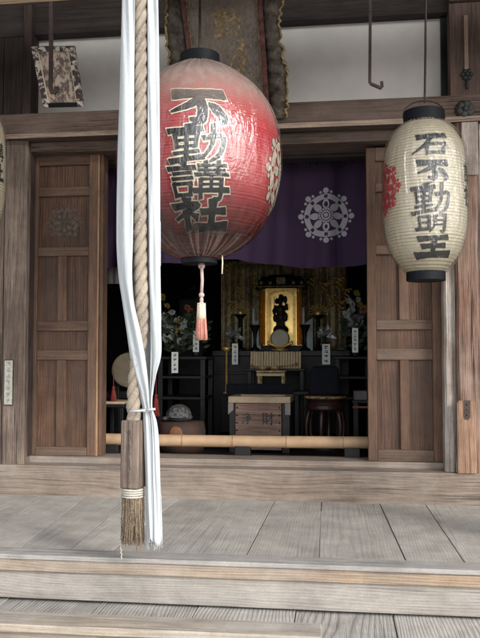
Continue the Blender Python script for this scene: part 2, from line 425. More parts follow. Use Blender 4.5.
def mat_plastic(name, dust, dustcol, thr=(.35,.85), pleat=(.62,.48,.41), film=.11, crinkle=.52, rough=.08):
    """thin clear vinyl bag with dust settled on its upward-facing shoulders"""
    m=bpy.data.materials.new(name); m.use_nodes=True; nt=m.node_tree; nt.nodes.clear(); N=NT(nt)
    out=nt.nodes.new('ShaderNodeOutputMaterial'); co=N.coords()
    st=N.vm('MULTIPLY',co,(1,1,.22))
    wr=N.noise(st,20,4,.62,.9); wr2=N.noise(co,34,3,.6,1.2)
    h=N.math('ADD',N.math('MULTIPLY',wr,1.0),N.math('MULTIPLY',wr2,.25))
    bn=N.bump(h,crinkle,.02)
    gl=N.n('BsdfGlossy'); gl.inputs['Roughness'].default_value=rough; gl.inputs['Color'].default_value=(1,1,1,1); nt.links.new(bn,gl.inputs['Normal'])
    tr=N.n('BsdfTransparent'); tr.inputs[0].default_value=(.97,.96,.94,1)
    fr=N.n('Fresnel'); fr.inputs[0].default_value=1.45; nt.links.new(bn,fr.inputs['Normal'])
    mx=N.n('MixShader'); nt.links.new(N.math('MINIMUM',N.math('MULTIPLY_ADD',fr.outputs[0],1.5,.015,clamp=True),.24),mx.inputs[0])
    nt.links.new(tr.outputs[0],mx.inputs[1]); nt.links.new(gl.outputs[0],mx.inputs[2])
    df=N.n('BsdfDiffuse'); df.inputs[0].default_value=(*dustcol,1)
    g=N.n('NewGeometry'); s2=N.n('SeparateXYZ'); nt.links.new(g.outputs['True Normal'],s2.inputs[0])
    streak=N.noise(N.vm('MULTIPLY',co,(1,1,.1)),30,4,.6)
    f=N.math('MULTIPLY',N.ramp(s2.outputs[2],[(thr[0],0),(thr[1],1)]),dust)
    f=N.math('ADD',f,N.math('MULTIPLY',N.ramp(streak,[(.52,0),(.72,1)]),film))
    f=N.math('MULTIPLY',f,N.math('MULTIPLY_ADD',streak,1.0,.45),clamp=True)
    # gathered pleats: grime caught in the creases towards both drawn-in ends
    sx=N.n('SeparateXYZ'); nt.links.new(co,sx.inputs[0])
    an=N.math('ARCTAN2',sx.outputs[1],sx.outputs[0])
    cv=N.n('CombineXYZ'); nt.links.new(N.math('MULTIPLY',an,9.0),cv.inputs[0]); nt.links.new(N.math('MULTIPLY',sx.outputs[2],.9),cv.inputs[1])
    pl=N.noise(cv.outputs[0],1.6,4,.6)
    az_=N.math('ABSOLUTE',s2.outputs[2])
    pf=N.math('MULTIPLY',N.ramp(pl,[(.5,0),(.58,1)]),N.ramp(az_,[(.68,0),(.95,.65)]))
    df2=N.n('BsdfDiffuse'); df2.inputs[0].default_value=(*pleat,1)
    m2=N.n('MixShader'); nt.links.new(f,m2.inputs[0]); nt.links.new(mx.outputs[0],m2.inputs[1]); nt.links.new(df.outputs[0],m2.inputs[2])
    m3=N.n('MixShader'); nt.links.new(N.math('MULTIPLY',pf,.8),m3.inputs[0]); nt.links.new(m2.outputs[0],m3.inputs[1]); tl=N.n('BsdfTranslucent'); tl.inputs[0].default_value=(*pleat,1); m4=N.n('MixShader'); m4.inputs[0].default_value=.35; nt.links.new(df2.outputs[0],m4.inputs[1]); nt.links.new(tl.outputs[0],m4.inputs[2]); nt.links.new(m4.outputs[0],m3.inputs[2])
    nt.links.new(m3.outputs[0],out.inputs[0]); return m
M['vinylred']=mat_plastic('dusty_clear_vinyl',1.0,(.21,.165,.145),(.12,.72))
M['vinylcream']=mat_plastic('clear_vinyl',.45,(.33,.29,.23),(.45,.95),film=.04,crinkle=1.0,rough=.12)

# ------------------------------------------------------------------ brush characters (x right, y down, unit box)
CH={
'fu':[((.19,.19),[(.03,.13),(.95,.14)]),((.17,.17,.04),[(.56,.16),(.38,.42),(.02,.62)]),((.17,.2,.2,.05),[(.52,.30),(.57,.55),(.54,.86),(.36,.84)]),((.05,.19,.2,.14),[(.68,.42),(.80,.55),(.92,.78),(.93,.93)])],
'do':[((.05,.12),[(.52,.0),(.34,.09)]),((.11,.11),[(.0,.19),(.60,.14)]),((.09,.09),[(.12,.28),(.16,.62)]),((.07,.07),[(.14,.29),(.54,.25)]),((.09,.09),[(.52,.24),(.48,.60)]),((.06,.06),[(.15,.44),(.50,.41)]),((.06,.06),[(.16,.60),(.49,.56)]),((.10,.10),[(.34,.06),(.32,.90)]),((.07,.07),[(.10,.76),(.54,.70)]),((.12,.10),[(.03,.95),(.62,.84)]),((.10,.11,.12,.05),[(.62,.38),(.96,.32),(.92,.74),(.74,.96)]),((.10,.10,.05),[(.79,.02),(.77,.52),(.60,.90)])],
'ko':[((.06,.12),[(.18,.0),(.29,.09)]),((.10,.10),[(.0,.20),(.44,.17)]),((.075,.075),[(.08,.34),(.39,.31)]),((.075,.075),[(.06,.48),(.40,.45)]),((.08,.08),[(.08,.62),(.39,.60)]),((.09,.09),[(.08,.60),(.11,.95)]),((.09,.09),[(.37,.60),(.36,.93)]),((.08,.08),[(.10,.92),(.38,.90)]),
      ((.075,.075),[(.50,.12),(.96,.09)]),((.09,.09),[(.62,.0),(.63,.32)]),((.09,.09),[(.83,-.02),(.82,.32)]),((.06,.06),[(.50,.24),(.94,.22)]),((.08,.08),[(.45,.37),(1.0,.33)]),((.08,.08),[(.72,.34),(.72,.78)]),((.09,.09),[(.54,.48),(.54,1.0)]),((.06,.06),[(.54,.49),(.90,.46)]),((.09,.10,.05),[(.89,.47),(.89,.97),(.78,.99)]),((.055,.055),[(.55,.63),(.89,.60)]),((.10,.11),[(.42,.80),(1.03,.75)])],
'sha':[((.06,.14),[(.20,.0),(.30,.12)]),((.11,.12,.05),[(.03,.28),(.44,.22),(.04,.70)]),((.12,.13),[(.24,.42),(.25,1.0)]),((.05,.12),[(.32,.50),(.43,.62)]),((.11,.12),[(.52,.44),(.92,.38)]),((.14,.13),[(.70,.04),(.71,.9)]),((.13,.17),[(.42,.96),(1.03,.88)])],
'seki':[((.17,.15),[(.08,.14),(.95,.04)]),((.15,.13,.04),[(.50,.12),(.33,.5),(-.05,.92)]),((.13,.12),[(.36,.50),(.40,.95)]),((.10,.10),[(.36,.52),(.90,.44)]),((.13,.12),[(.88,.44),(.84,.90)]),((.10,.10),[(.40,.90),(.86,.86)])],
'mei':[((.12,.12),[(.10,.12),(.12,.85)]),((.10,.10),[(.10,.13),(.42,.10)]),((.12,.12),[(.42,.08),(.41,.85)]),((.08,.08),[(.12,.46),(.41,.44)]),((.11,.11),[(-.02,.86),(.46,.82)]),((.11,.11,.04),[(.60,.04),(.59,.6),(.44,1.0)]),((.09,.09),[(.60,.05),(.94,.0)]),((.13,.13,.05),[(.93,.0),(.92,.92),(.78,.94)]),((.07,.07),[(.60,.33),(.92,.30)]),((.07,.07),[(.59,.60),(.92,.56)])],
'oh':[((.15,.14),[(.10,.12),(.86,.04)]),((.14,.13),[(.18,.50),(.82,.45)]),((.18,.19),[(-.04,.96),(1.05,.86)]),((.15,.14),[(.52,.08),(.48,.92)])],
'jo':[((.05,.10),[(.05,.1),(.18,.2)]),((.05,.10),[(.02,.38),(.15,.5)]),((.09,.05),[(.02,.95),(.22,.65)]),((.07,.05),[(.52,.0),(.36,.24)]),((.07,.07),[(.46,.11),(.80,.1),(.66,.27)]),((.07,.07),[(.40,.32),(.86,.31)]),((.07,.07),[(.86,.31),(.85,.64)]),((.07,.07),[(.28,.47),(1.,.46)]),((.07,.07),[(.38,.63),(.86,.62)]),((.09,.09,.04),[(.62,.25),(.62,.95),(.48,.92)])],
'zai':[((.08,.08),[(.07,.05),(.07,.72)]),((.06,.06),[(.07,.06),(.40,.05)]),((.08,.08),[(.40,.05),(.40,.72)]),((.05,.05),[(.07,.27),(.40,.27)]),((.05,.05),[(.07,.49),(.40,.49)]),((.06,.06),[(.07,.71),(.40,.71)]),((.07,.04),[(.15,.76),(.0,1.0)]),((.07,.08),[(.32,.76),(.44,.96)]),((.08,.08),[(.5,.28),(1.,.26)]),((.10,.10,.04),[(.80,.0),(.80,.95),(.66,.9)]),((.08,.03),[(.78,.32),(.46,.76)])],
}
def catmull(p,n):
    if len(p)==2:
        return [tuple(a+(b-a)*i/n for a,b in zip(*p)) for i in range(n+1)]
    q=[tuple(2*a-b for a,b in zip(p[0],p[1]))]+list(p)+[tuple(2*a-b for a,b in zip(p[-1],p[-2]))]
    out=[]
    for k in range(1,len(q)-2):
        for i in range(n):
            t=i/n
            out.append(tuple(.5*((2*b)+(-a+c)*t+(2*a-5*b+4*c-d)*t*t+(-a+3*b-3*c+d)*t**3) for a,b,c,d in zip(q[k-1],q[k],q[k+1],q[k+2])))
    out.append(tuple(p[-1])); return out
def stroke_mesh(mb, w, pts, box, mapf, off, grow=0.0, rnd=None):
    """box=(u0,v0,u1,v1) v down; mapf(u,v,off)->point. grow widens (in box-width units)"""
    u0,v0,u1,v1=box; W=u1-u0; H=v1-v0
    n=10
    c=catmull([(x,y) for x,y in pts], n)
    ws=catmull([(k,) for k in w], max(1,(len(c)-1)//max(1,len(w)-1)))
    def wi(t):
        x=t*(len(w)-1); i=min(int(x),len(w)-2); f=x-i
        return (w[i]*(1-f)+w[i+1]*f)*(.88+.22*(2*t-1)**2)
    P=[(u0+x*W, v0+y*H) for x,y in c]
    hw=[ (wi(i/(len(P)-1))*.5)*W for i in range(len(P))]
    g=grow*W
    # extend ends for roundness
    def dirn(i):
        a=P[max(i-1,0)]; b=P[min(i+1,len(P)-1)]; dx,dy=b[0]-a[0],b[1]-a[1]; l=math.hypot(dx,dy) or 1
        return dx/l,dy/l
    rows=[]
    d0=dirn(0); d1=dirn(len(P)-1)
    e0=hw[0]*.55+g; e1=hw[-1]*.55+g
    sh0=(hw[0]+g)*.22; sh1=(hw[-1]+g)*.22
    for k in (1.0,.9):
        rows.append(((P[0][0]-d0[0]*e0*k*.8,P[0][1]-d0[1]*e0*k*.8), (hw[0]+g)*(.80 if k==1 else .97), d0, sh0))
    for i in range(len(P)): rows.append((P[i],hw[i]+g,dirn(i),sh0*(1-i/(len(P)-1))**3+sh1*(i/(len(P)-1))**3))
    for k in (.9,1.0):
        rows.append(((P[-1][0]+d1[0]*e1*k*.8,P[-1][1]+d1[1]*e1*k*.8), (hw[-1]+g)*(.80 if k==1 else .97), d1, sh1))
    vs=[]; m=5
    for p,h,d,sh in rows:
        nx,ny=-d[1],d[0]
        jit=1.0
        if rnd: jit=1+rnd.uniform(-.07,.07)
        for j in range(m):
            t=(j/(m-1))*2-1
            vs.append(mapf(p[0]+nx*h*t*jit-d[0]*sh*t, p[1]+ny*h*t*jit-d[1]*sh*t, off))
    fs=[]
    for i in range(len(rows)-1):
        for j in range(m-1):
            a=i*m+j; fs.append((a,a+1,a+m+1,a+m))
    mb.add(vs,fs)
def write(mb, ch, box, mapf, off, grow=0, step=.00012, rnd=None):
    thin={'ko':.80,'do':.88,'mei':.92}.get(ch,1)
    for i,(w,p) in enumerate(CH[ch]):
        w=tuple(q*thin for q in w)
        stroke_mesh(mb,w,p,box,mapf,off+i*step,grow,rnd)
# dharma-wheel crest: flat pieces in (u,v) with radius 1
def wheel(mb, mapf, c, rad, off, simple=False):
    k=[0]
    def P(x,y): k[0]; return mapf(c[0]+x*rad, c[1]+y*rad, off+k[0]*.00006)
    def disc(x,y,r,n=12):
        k[0]+=1
        vs=[P(x,y)]+[P(x+r*math.cos(2*math.pi*i/n),y+r*math.sin(2*math.pi*i/n)) for i in range(n)]
        mb.add(vs,[(0,1+i,1+(i+1)%n) for i in range(n)])
    def arc(r0,r1,a0,a1,n):
        k[0]+=1
        vs=[]
        for i in range(n+1):
            a=a0+(a1-a0)*i/n
            vs+= [P(r0*math.cos(a),r0*math.sin(a)),P(r1*math.cos(a),r1*math.sin(a))]
        mb.add(vs,[(2*i,2*i+1,2*i+3,2*i+2) for i in range(n)])
    for s in range(8):
        a=s*math.pi/4
        arc(.64,.86,a+.09,a+math.pi/4-.09,8)
        arc(.64,.685,a-.09,a+.09,3); arc(.815,.86,a-.09,a+.09,3)
        disc(.985*math.cos(a),.985*math.sin(a),.115)
        for d in (-.22,.22): disc(.95*math.cos(a+d+0),.95*math.sin(a+d),.06,8)
        # petal spoke
        k[0]+=1
        n=8; vs=[]
        for i in range(n+1):
            r=.30+.33*i/n; h=.05+.085*math.sin(math.pi*min(1,i/n*.8+.15))
            ca,sa=math.cos(a),math.sin(a)
            vs+=[P(r*ca-h*sa,r*sa+h*ca),P(r*ca+h*sa,r*sa-h*ca)]
        mb.add(vs,[(2*i,2*i+1,2*i+3,2*i+2) for i in range(n)])
    for s in range(16):
        a=s*math.pi/8; disc(.255*math.cos(a),.255*math.sin(a),.047,8)
    arc(.12,.19,0,2*math.pi,24); disc(0,0,.085)

# ================================================================== GROUND AND FLOORS
g=MB(); g.box(-60,60,-80,40,-1.2,-.95); tag(g.build('ground',M['gravel']),kind='structure')
SILLY=-.20
edgeY=-1.36
def floor_boards():
    b=MB(); rnd=random.Random(3)
    # seams measured on the photo where the boards meet the sill, in metres
    xs=[X(p,SILLY,494) for p in (-330,-260,-195,-130,-70,-12,40,85,130,180,228,275,321,379,425,486,545,600,660,730)]
    ends=[X(p,edgeY,558) for p in (-520,-420,-330,-240,-165,-95,-30,20,70,112,163,246,319,406,465,540,615,690,770,860)]
    for i in range(len(xs)-1):
        gp=.0022; z1=rnd.uniform(-.001,.0005); t=rnd.uniform(-.001,.001)
        a0,a1=xs[i]+gp,xs[i+1]-gp; e0,e1=ends[i]+gp,ends[i+1]-gp
        b.hexa([(e0,edgeY,-.04),(e1,edgeY,-.04),(a1,SILLY+.1,-.04),(a0,SILLY+.1,-.04),(e0,edgeY,z1),(e1,edgeY,z1+t),(a1,SILLY+.1,z1+t),(a0,SILLY+.1,z1)])
    return b
tag(floor_boards().build('floor',M['floor'],bevel=.0012,seg=1),kind='structure')
# nosing beam (its own step), riser, lower boards
xl,xr=X(-420,edgeY),X(860,edgeY)
nz0=Z(582,edgeY-.11,300)
st=thing('veranda_step','worn grey and brown timber step along the front edge of the veranda floor','step',(0,edgeY-.05,-.17))
b=MB(); b.box(xl,X(700,edgeY),edgeY-.105,edgeY+.002,nz0,-.0165); b.build('front_board',M['nosing'],st,bevel=.004)
b=MB(); b.box(xl,X(700,edgeY),edgeY-.112,edgeY+.002,-.016,.0035); b.build('nosing',M['nosetop'],st,bevel=.005)
lowz=-.185
b=MB(); b.box(xl,xr,edgeY-.088,edgeY-.03,lowz+.012,nz0-.0015); b.build('riser',M['riser'],st,bevel=.002)
b=MB(); rnd=random.Random(9)
lx=[X(p,-1.55,612) for p in (-400,-290,-180,-70,-5,92,192,294,395,500,610,720,830)]
for i in range(len(lx)-1):
    dz=rnd.uniform(-.0015,.0015)
    b.box(lx[i]+.002,lx[i+1]-.002,-2.15,edgeY-.02,lowz-.035,lowz+dz)
tag(b.build('lower_floor',M['lowfloor'],bevel=.0015,seg=1),kind='structure')
b=MB(); b.box(xl,xr,-2.13,edgeY,-.95,lowz-.037); tag(b.build('floor_base',M['darkpost']),kind='structure')
# pale plank at the bottom left
pz=Z(616,-1.74,160); px1=X(321.5,-1.74,617)
t=thing('offering_box','pale timber rim of a box on the lower boards at the bottom left corner','offering box',(px1-1.0,-1.85,lowz))
b=MB(); b.hexa([(px1-2.2,-1.90,pz-.028),(px1+.004,-1.87,pz-.028),(px1,-1.74,pz-.028),(px1-2.2,-1.76,pz-.028),(px1-2.2,-1.90,pz),(px1+.004,-1.87,pz),(px1,-1.74,pz),(px1-2.2,-1.76,pz)])
b.build('rim',M['orangewood'],t,bevel=.004)
b=MB(); b.box(px1-2.19,px1-.02,-1.86,-1.765,lowz+.003,pz-.029); b.build('front_board',M['nosing'],t,bevel=.003)

# ================================================================== TEMPLE HALL
H=thing('temple_hall','weathered wooden temple hall front with plaster panels above two sliding panelled doors','temple',(0,0,0))
def part(mb,name,mat,parent=H,**k): return mb.build(name,M[mat],parent,**k)
zt=3.72
xL,xR=-4.2,4.2
# sills
s0,s1=Z(486,SILLY,20),0
zs_top=Z(468.5,SILLY,200)
b=MB(); b.box(xL,xR,SILLY,.15,-.05,zs_top); part(b,'sill','sill',bevel=.005)
zth=Z(458.5,-.06,200)
b=MB(); b.box(X(21,-.06),X(447,-.06,465),-.075,.10,zs_top-.01,zth); part(b,'threshold','sill',bevel=.003)
# interior threshold behind bamboo
b=MB(); b.box(X(90,.1),X(390,.1),.103,.24,zs_top-.01,zth-.012); part(b,'inner_threshold','sill',bevel=.003)
# main beam
zb0,zb1=Z(131.5,SILLY,200),Z(106,SILLY,200)
b=MB(); b.box(xL,xR,SILLY,-.02,zb0,zb1); part(b,'beam','beam',bevel=.007)
b=MB(); b.box(xL,xR,SILLY-.013,SILLY-.001,zb0-.004,zb0+.026); part(b,'beam_lip','lip',bevel=.004)
# door head
zk0,zk1=Z(148,-.1,200),zb0-.002
b=MB(); b.box(X(24,-.1),X(462,-.1,140),-.115,.12,zk0+.0,zk1); part(b,'door_head','beam',bevel=.004)
b=MB(); b.box(X(100,.2),X(372,.2),.13,.24,Z(163,.2,240),zk1); part(b,'inner_head','darkbeam',bevel=.004)
# frieze beam
zf0=Z(26,-.1,200)
b=MB(); b.box(xL,xR,-.10,.05,zf0,3.7); part(b,'frieze_beam','darkbeam',bevel=.005)
# plaster
b=MB(); b.box(X(24,-.02,60),X(446,-.02,60),-.02,.03,zb1-.03,zf0+.02); part(b,'plaster_panel','plaster')
# upper left post & dark boards
b=MB(); b.box(X(23.5,-.13,60),X(32,-.13,60),-.135,-.022,zb1,zt); part(b,'upper_post','darkpost',bevel=.004)
b=MB()
x0=xL; xe=X(23.5,-.09,60)
while x0<xe-.01:
    x1=min(x0+.22,xe); b.box(x0+.0015,x1-.0015,-.09,-.03,zb1,zt); x0=x1
part(b,'upper_boards','boardwall',bevel=.002,seg=1)
# upper right
b=MB(); b.box(X(441,-.05,60),X(450,-.05,60),-.05,-.021,zb1,zt); part(b,'dark_gap_strip','black')  # black strip standing in for the shade of the open gap
b=MB(); b.box(X(449.5,-.14,60),X(560,-.14,60),-.14,.03,zb1+.012,Z(2,-.14,470)); part(b,'frieze_board','rightboard',bevel=.004)
b=MB(); b.box(X(449.5,-.14,60),xR,-.16,.03,Z(1.5,-.14,470),zt); part(b,'frieze_beam','rightboard',bevel=.004)
b=MB(); b.box(X(560,-.14,60)+.002,xR,-.12,.03,zb1+.002,Z(2,-.14,470)); part(b,'upper_boards','boardwall')
b=MB(); b.box(X(464,-.155,40),X(468,-.155,40),-.155,-.1405,Z(69,-.155,466),Z(15,-.155,466)); part(b,'batten','stick',bevel=.002)
b=MB(); c=at(467,74,-.15)
for k in range(6):
    a=k*math.pi/3; b.ell((c.x+.022*math.cos(a),-.145,c.z+.022*math.sin(a)),(.014,.010,.014),8,6)
b.ell((c.x,-.148,c.z),(.013,.012,.013),8,6)
b.lathe([(.004,-.03),(.008,-.01),(.010,0),(.004,.03)],(c.x,-.148,c.z-.055),8)
part(b,'metal_fitting','bluemetal',smooth=True)
# nail-cover boss on the beam
c=at(464.5,109.5,SILLY)
b=MB(); b.lathe([(.052,.0),(.050,-.006),(.040,-.010),(0,-.012)],(c.x,SILLY-.001,c.z),28,axis='y')
for k in range(6):
    a=k*math.pi/3+.3; b.ell((c.x+.026*math.cos(a),SILLY-.010,c.z+.026*math.sin(a)),(.021,.009,.021),12,8)
b.ell((c.x,SILLY-.016,c.z),(.016,.012,.016),12,8)
part(b,'nail_cover','bluemetal',smooth=True)
def wavy_post(x0,x1,y0,y1,z0,z1,seed,amp=.004,n=40):
    rnd=random.Random(seed); b=MB()
    offs=[[rnd.uniform(-1,1) for _ in range(n+1)] for _ in range(2)]
    for o in offs:
        for _ in range(3):
            for i in range(1,n): o[i]=(o[i-1]+o[i]*2+o[i+1])/4
    ring=[(0,0),(.5,-.02),(1,0),(1,1),(0,1)]
    vs=[];fs=[]
    for i in range(n+1):
        z=z0+(z1-z0)*i/n; a=amp*offs[0][i]*1.6; c=amp*offs[1][i]*1.6
        ch=.012
        loop=[(x0+a,y0+ch),(x0+a+ch,y0),(x1+c-ch,y0+.001),(x1+c,y0+ch),(x1+c,y1),(x0+a,y1)]
        vs+=[(x,y,z) for x,y in loop]
    m=6
    for i in range(n):
        for k in range(m): fs.append((i*m+k,i*m+(k+1)%m,(i+1)*m+(k+1)%m,(i+1)*m+k))
    fs.append(tuple(range(m))); fs.append(tuple(range(n*m,n*m+m)))
    b.add(vs,fs); return b
# left posts
part(wavy_post(X(2.8,-.17),X(25.3,-.17),-.17,-.03,zs_top-.002,zb0-.001,1,.002),'post','post')
part(wavy_post(X(-16,-.16),X(2.2,-.16),-.163,-.03,zs_top-.002,zb0-.001,2,.002),'post','post')
b=MB(); b.box(X(25.6,-.12),X(29,-.12),-.118,.06,zth,zk0-.001); part(b,'jamb','darkpost',bevel=.002)
# right posts
part(wavy_post(X(443.5,-.15),X(457,-.15),-.152,-.02,zs_top-.002,zb0-.001,4,.002),'post','palepost')
cx0,cx1=X(456.2,-.18),X(479,-.18)
part(wavy_post(cx0,cx1,-.19,-.02,zs_top-.002,zb0-.001,5,.003),'column','column')
part(wavy_post(cx1+.004,cx1+.12,-.16,-.02,zs_top-.002,zb0-.001,6,.002),'post','palepost')
b=MB(); b.box(X(441.4,-.05),X(445,-.05),-.05,.06,zth-.03,zk0-.001); part(b,'jamb','black')
# pale piece at the column head
b=MB(); b.box(X(461.5,-.205,150),X(478,-.205,150),-.207,-.1915,Z(175,-.205,470),zb0-.006); part(b,'patch_board','palepost',bevel=.003)
# patch at column foot with rounded top
pb=MB(); y0=-.214; ax0,ax1=X(457.3,y0,440),X(476.3,y0,440); pz0=zs_top+.001; pz1=Z(400.5,y0,466)
pts=[(ax0,pz0),(ax1,pz0)]
for a in range(0,91,15): pts.append((ax1-.018+.018*math.cos(R(a)),pz1-.018+.018*math.sin(R(a))))
for a in range(90,181,15): pts.append((ax0+.018+.018*math.cos(R(a)),pz1-.018+.018*math.sin(R(a))))
n=len(pts)
pb.add([(x,y0,z) for x,z in pts]+[(x,-.191,z) for x,z in pts],[tuple(range(n)),tuple(range(n,2*n))[::-1]]+[(i,(i+1)%n,n+(i+1)%n,n+i) for i in range(n)])
ft=part(pb,'column_foot_board','patchwood',bevel=.003)
b=MB(); mx=(ax0+ax1)/2+.003
pl=[(mx-.016,pz1+.0),(mx+.016,pz1+.0)]; zb=pz1-.085
pts=[(mx+.016,pz1)]+[(mx+.016*math.cos(R(-a)),zb+.016*math.sin(R(-a))) for a in range(0,181,20)]+[(mx-.016,pz1)]
n=len(pts); b.add([(x,y0-.004,z) for x,z in pts]+[(x,y0-.0003,z) for x,z in pts],[tuple(range(n)),tuple(range(n,2*n))[::-1]]+[(i,(i+1)%n,n+(i+1)%n,n+i) for i in range(n)])
for q in range(3): b.ell((mx,y0-.005,pz1-.02-.028*q),(.006,.004,.006),8,6)
b.build('iron_strap',M['iron'],ft)

# side walls outside the posts
b=MB()
x0=xL; xe=X(-16,-.12)-.003
while x0<xe-.01:
    x1=min(x0+.26,xe); b.box(x0+.0015,x1-.0015,-.12,-.04,zs_top-.002,zb0-.001); x0=x1
part(b,'wall_boards','boardwall',bevel=.002,seg=1)
b=MB()
x0=cx1+.123
while x0<xR-.01:
    x1=min(x0+.26,xR); b.box(x0+.0015,x1-.0015,-.12,-.04,zs_top-.002,zb0-.001); x0=x1
part(b,'wall_boards','boardwall',bevel=.002,seg=1)

# ------------------------------------------------------------------ doors
def door(px, pyv, Y, thick, name):
    """px: list of vertical division pixels [outer, panel edges..., outer], pyv dict"""
    pass
def make_door(L,Rr,py_ref,Y,ptop,rows,stL,stR,mid,crest):
    xx=lambda p:X(p,Y,py_ref); zz=lambda q:Z(q,Y,(L+Rr)/2)
    th=.045
    b=MB()
    b.box(xx(L),xx(stL),Y,Y+th,zth+.001,zz(ptop)); b.box(xx(stR),xx(Rr),Y,Y+th,zth+.001,zz(ptop))
    for (t0,t1,sp) in rows:
        if sp: b.box(xx(mid[0]),xx(mid[1]),Y+.003,Y+th-.003,zz(t1),zz(t0))
    d=part(b,'door','door',bevel=.004)
    r=MB()
    edges=[ptop]+[q for row in rows for q in row[:2]]+[None]
    for i in range(0,len(edges),2):
        zt_=zz(edges[i]); zb_=zz(edges[i+1]) if edges[i+1] is not None else zth+.001
        r.box(xx(stL)+.0004,xx(stR)-.0004,Y+.002,Y+th-.002,zb_,zt_)
    r.each('rail',M['doorrail'],d,bevel=.004)
    for (t0,t1,sp) in rows:
        spans=[(stL,mid[0]),(mid[1],stR)] if sp else [(stL,stR)]
        for a,c in spans:
            p=MB(); p.box(xx(a)-.004,xx(c)+.004,Y+.02,Y+.032,zz(t1)-.004,zz(t0)+.004)
            # raised inner field
            p.build('panel',M['doorpanel'],d)
    if crest:
        cx,cz=xx(crest[0]),zz(crest[1]); cr=MB()
        wheel(cr, lambda u,v,o:(u,Y+.0195-o,v),(cx,cz),crest[2]*S(Y),.0005)
        c=cr.build('wheel_crest',M['doorcrest'],d,recalc=False)
    return d
M['faint']=plain('faded_grey_ink',(.20,.20,.175),.8,var=.3)
M['blockmark']=plain('shallow_carved_marks',(.085,.062,.05),.85,var=.3)
M['doorcrest']=plain('pale_worn_carving',(.12,.092,.075),.8,var=.4,scale=60)
rowsL=[(165,187,False),(196,247,False),(256,321,True),(331,350,False),(360,447,True)]
d1=make_door(29.3,96.3,300,-.045,152.5,rowsL,37,88,(57,66.5),(62.5,222,18))
b=MB(); b.box(X(96.3,-.045)+.0012,X(98.3,-.045),-.043,.0,zth+.001,Z(152.5,-.045,60)); b.build('lit_edge',M['edgewood'],d1,bevel=.002)  # thin strip coloured as the lit edge of the door
b=MB(); b.box(X(98.5,-.045)+.001,X(103,-.045)-.006,-.034,.06,zth+.001,Z(152.5,-.045,60)); b.build('stop',M['door'],d1,bevel=.003)
rowsR=[(160,182,False),(191,245,False),(254,320,True),(329.5,349,False),(360,450,True)]
d2=make_door(367,441,300,-.045,146.5,rowsR,376,432,(399,408.5),(404,220,18))

# roof and porch (out of frame above, shades the wall as the real eaves do)
b=MB(); b.box(X(-420,-1.6),X(800,-1.6),-1.65,-1.55,Z(-36,-1.55),Z(-36,-1.55)+.14); part(b,'bell_beam','beam')
b=MB(); b.hexa([(-5.2,-1.9,3.3),(5.2,-1.9,3.3),(5.2,3.6,4.9),(-5.2,3.6,4.9),(-5.2,-1.9,3.42),(5.2,-1.9,3.42),(5.2,3.6,5.02),(-5.2,3.6,5.02)]); part(b,'roof','roofwood')
b=MB()
for i in range(26):
    x=-5+i*.4; z=lambda y:3.3+(y+1.9)*1.6/5.5
    b.hexa([(x-.035,-1.85,z(-1.85)-.09),(x+.035,-1.85,z(-1.85)-.09),(x+.035,-.1,z(-.1)-.09),(x-.035,-.1,z(-.1)-.09),(x-.035,-1.85,z(-1.85)-.002),(x+.035,-1.85,z(-1.85)-.002),(x+.035,-.1,z(-.1)-.002),(x-.035,-.1,z(-.1)-.002)])
part(b,'rafters','roofwood')
BY=-1.30
z4=Z(3.8,BY+.10,20)
b=MB(); b.box(xL,xR,BY,BY+.10,z4,z4+.26); part(b,'porch_beam','tanbeam',bevel=.006)
HY=-.75; zh=Z(-14,HY,240)
b=MB(); b.box(xL,xR,HY-.05,HY+.06,zh,zh+.16); part(b,'hanging_beam','beam',bevel=.004)
for px in (-330,640):
    xx_=X(px,BY+.07)
    b=MB(); b.box(xx_-.09,xx_+.09,BY-.02,BY+.16,-.95,z4); part(b,'porch_post','post',bevel=.01)

# inner room
IX0,IX1,IY=-2.6,2.6,3.2
IFZ=zs_top-.012
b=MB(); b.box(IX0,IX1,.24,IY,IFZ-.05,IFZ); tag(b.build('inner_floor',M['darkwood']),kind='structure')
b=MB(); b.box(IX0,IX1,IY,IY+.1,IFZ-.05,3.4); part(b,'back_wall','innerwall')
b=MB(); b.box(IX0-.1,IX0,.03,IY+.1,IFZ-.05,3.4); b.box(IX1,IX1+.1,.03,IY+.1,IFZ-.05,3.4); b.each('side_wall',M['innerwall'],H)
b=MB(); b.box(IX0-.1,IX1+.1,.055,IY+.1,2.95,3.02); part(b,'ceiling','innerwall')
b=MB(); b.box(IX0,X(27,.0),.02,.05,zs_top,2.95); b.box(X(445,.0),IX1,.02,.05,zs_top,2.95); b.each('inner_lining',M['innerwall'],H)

# ================================================================== BAMBOO RAIL
BYY=.16; zc=Z(441,BYY,240); rb=.5*12*S(BYY)
nodes=[X(p,BYY,441) for p in (128,183,233,286.5,343)]
xa,xb=X(97,BYY),X(374,BYY)
t=thing('bamboo_rail','pale bamboo pole lying across the open doorway above the threshold','bamboo rail',((xa+xb)/2,BYY,zth))
b=MB(); n=120; pts=[];rad=[]
for i in range(n+1):
    x=xa+(xb-xa)*i/n; d=min(abs(x-q) for q in nodes)
    pts.append((x,BYY,zc+.003*math.sin(x*2.1))); rad.append(rb*(1+.05*math.exp(-(d/.012)**2)-.03*math.exp(-(d/.03)**2)))
b.tube(pts,rad,20); b.build('culm',M['bamboo'],t,smooth=True)
for q in nodes:
    b=MB(); b.tube([(q-.0025,BYY,zc+.003*math.sin(q*2.1)),(q+.0025,BYY,zc+.003*math.sin(q*2.1))],rb*1.065,20); b.build('node_ring',M['bambnode'],t)
for p in (112,243,352):
    b=MB(); x=X(p,BYY,450); b.box(x-.045,x+.045,BYY-.03,BYY+.04,zth-.012,zc-rb*.8); b.build('bracket',M['darkwood'],t,bevel=.003)

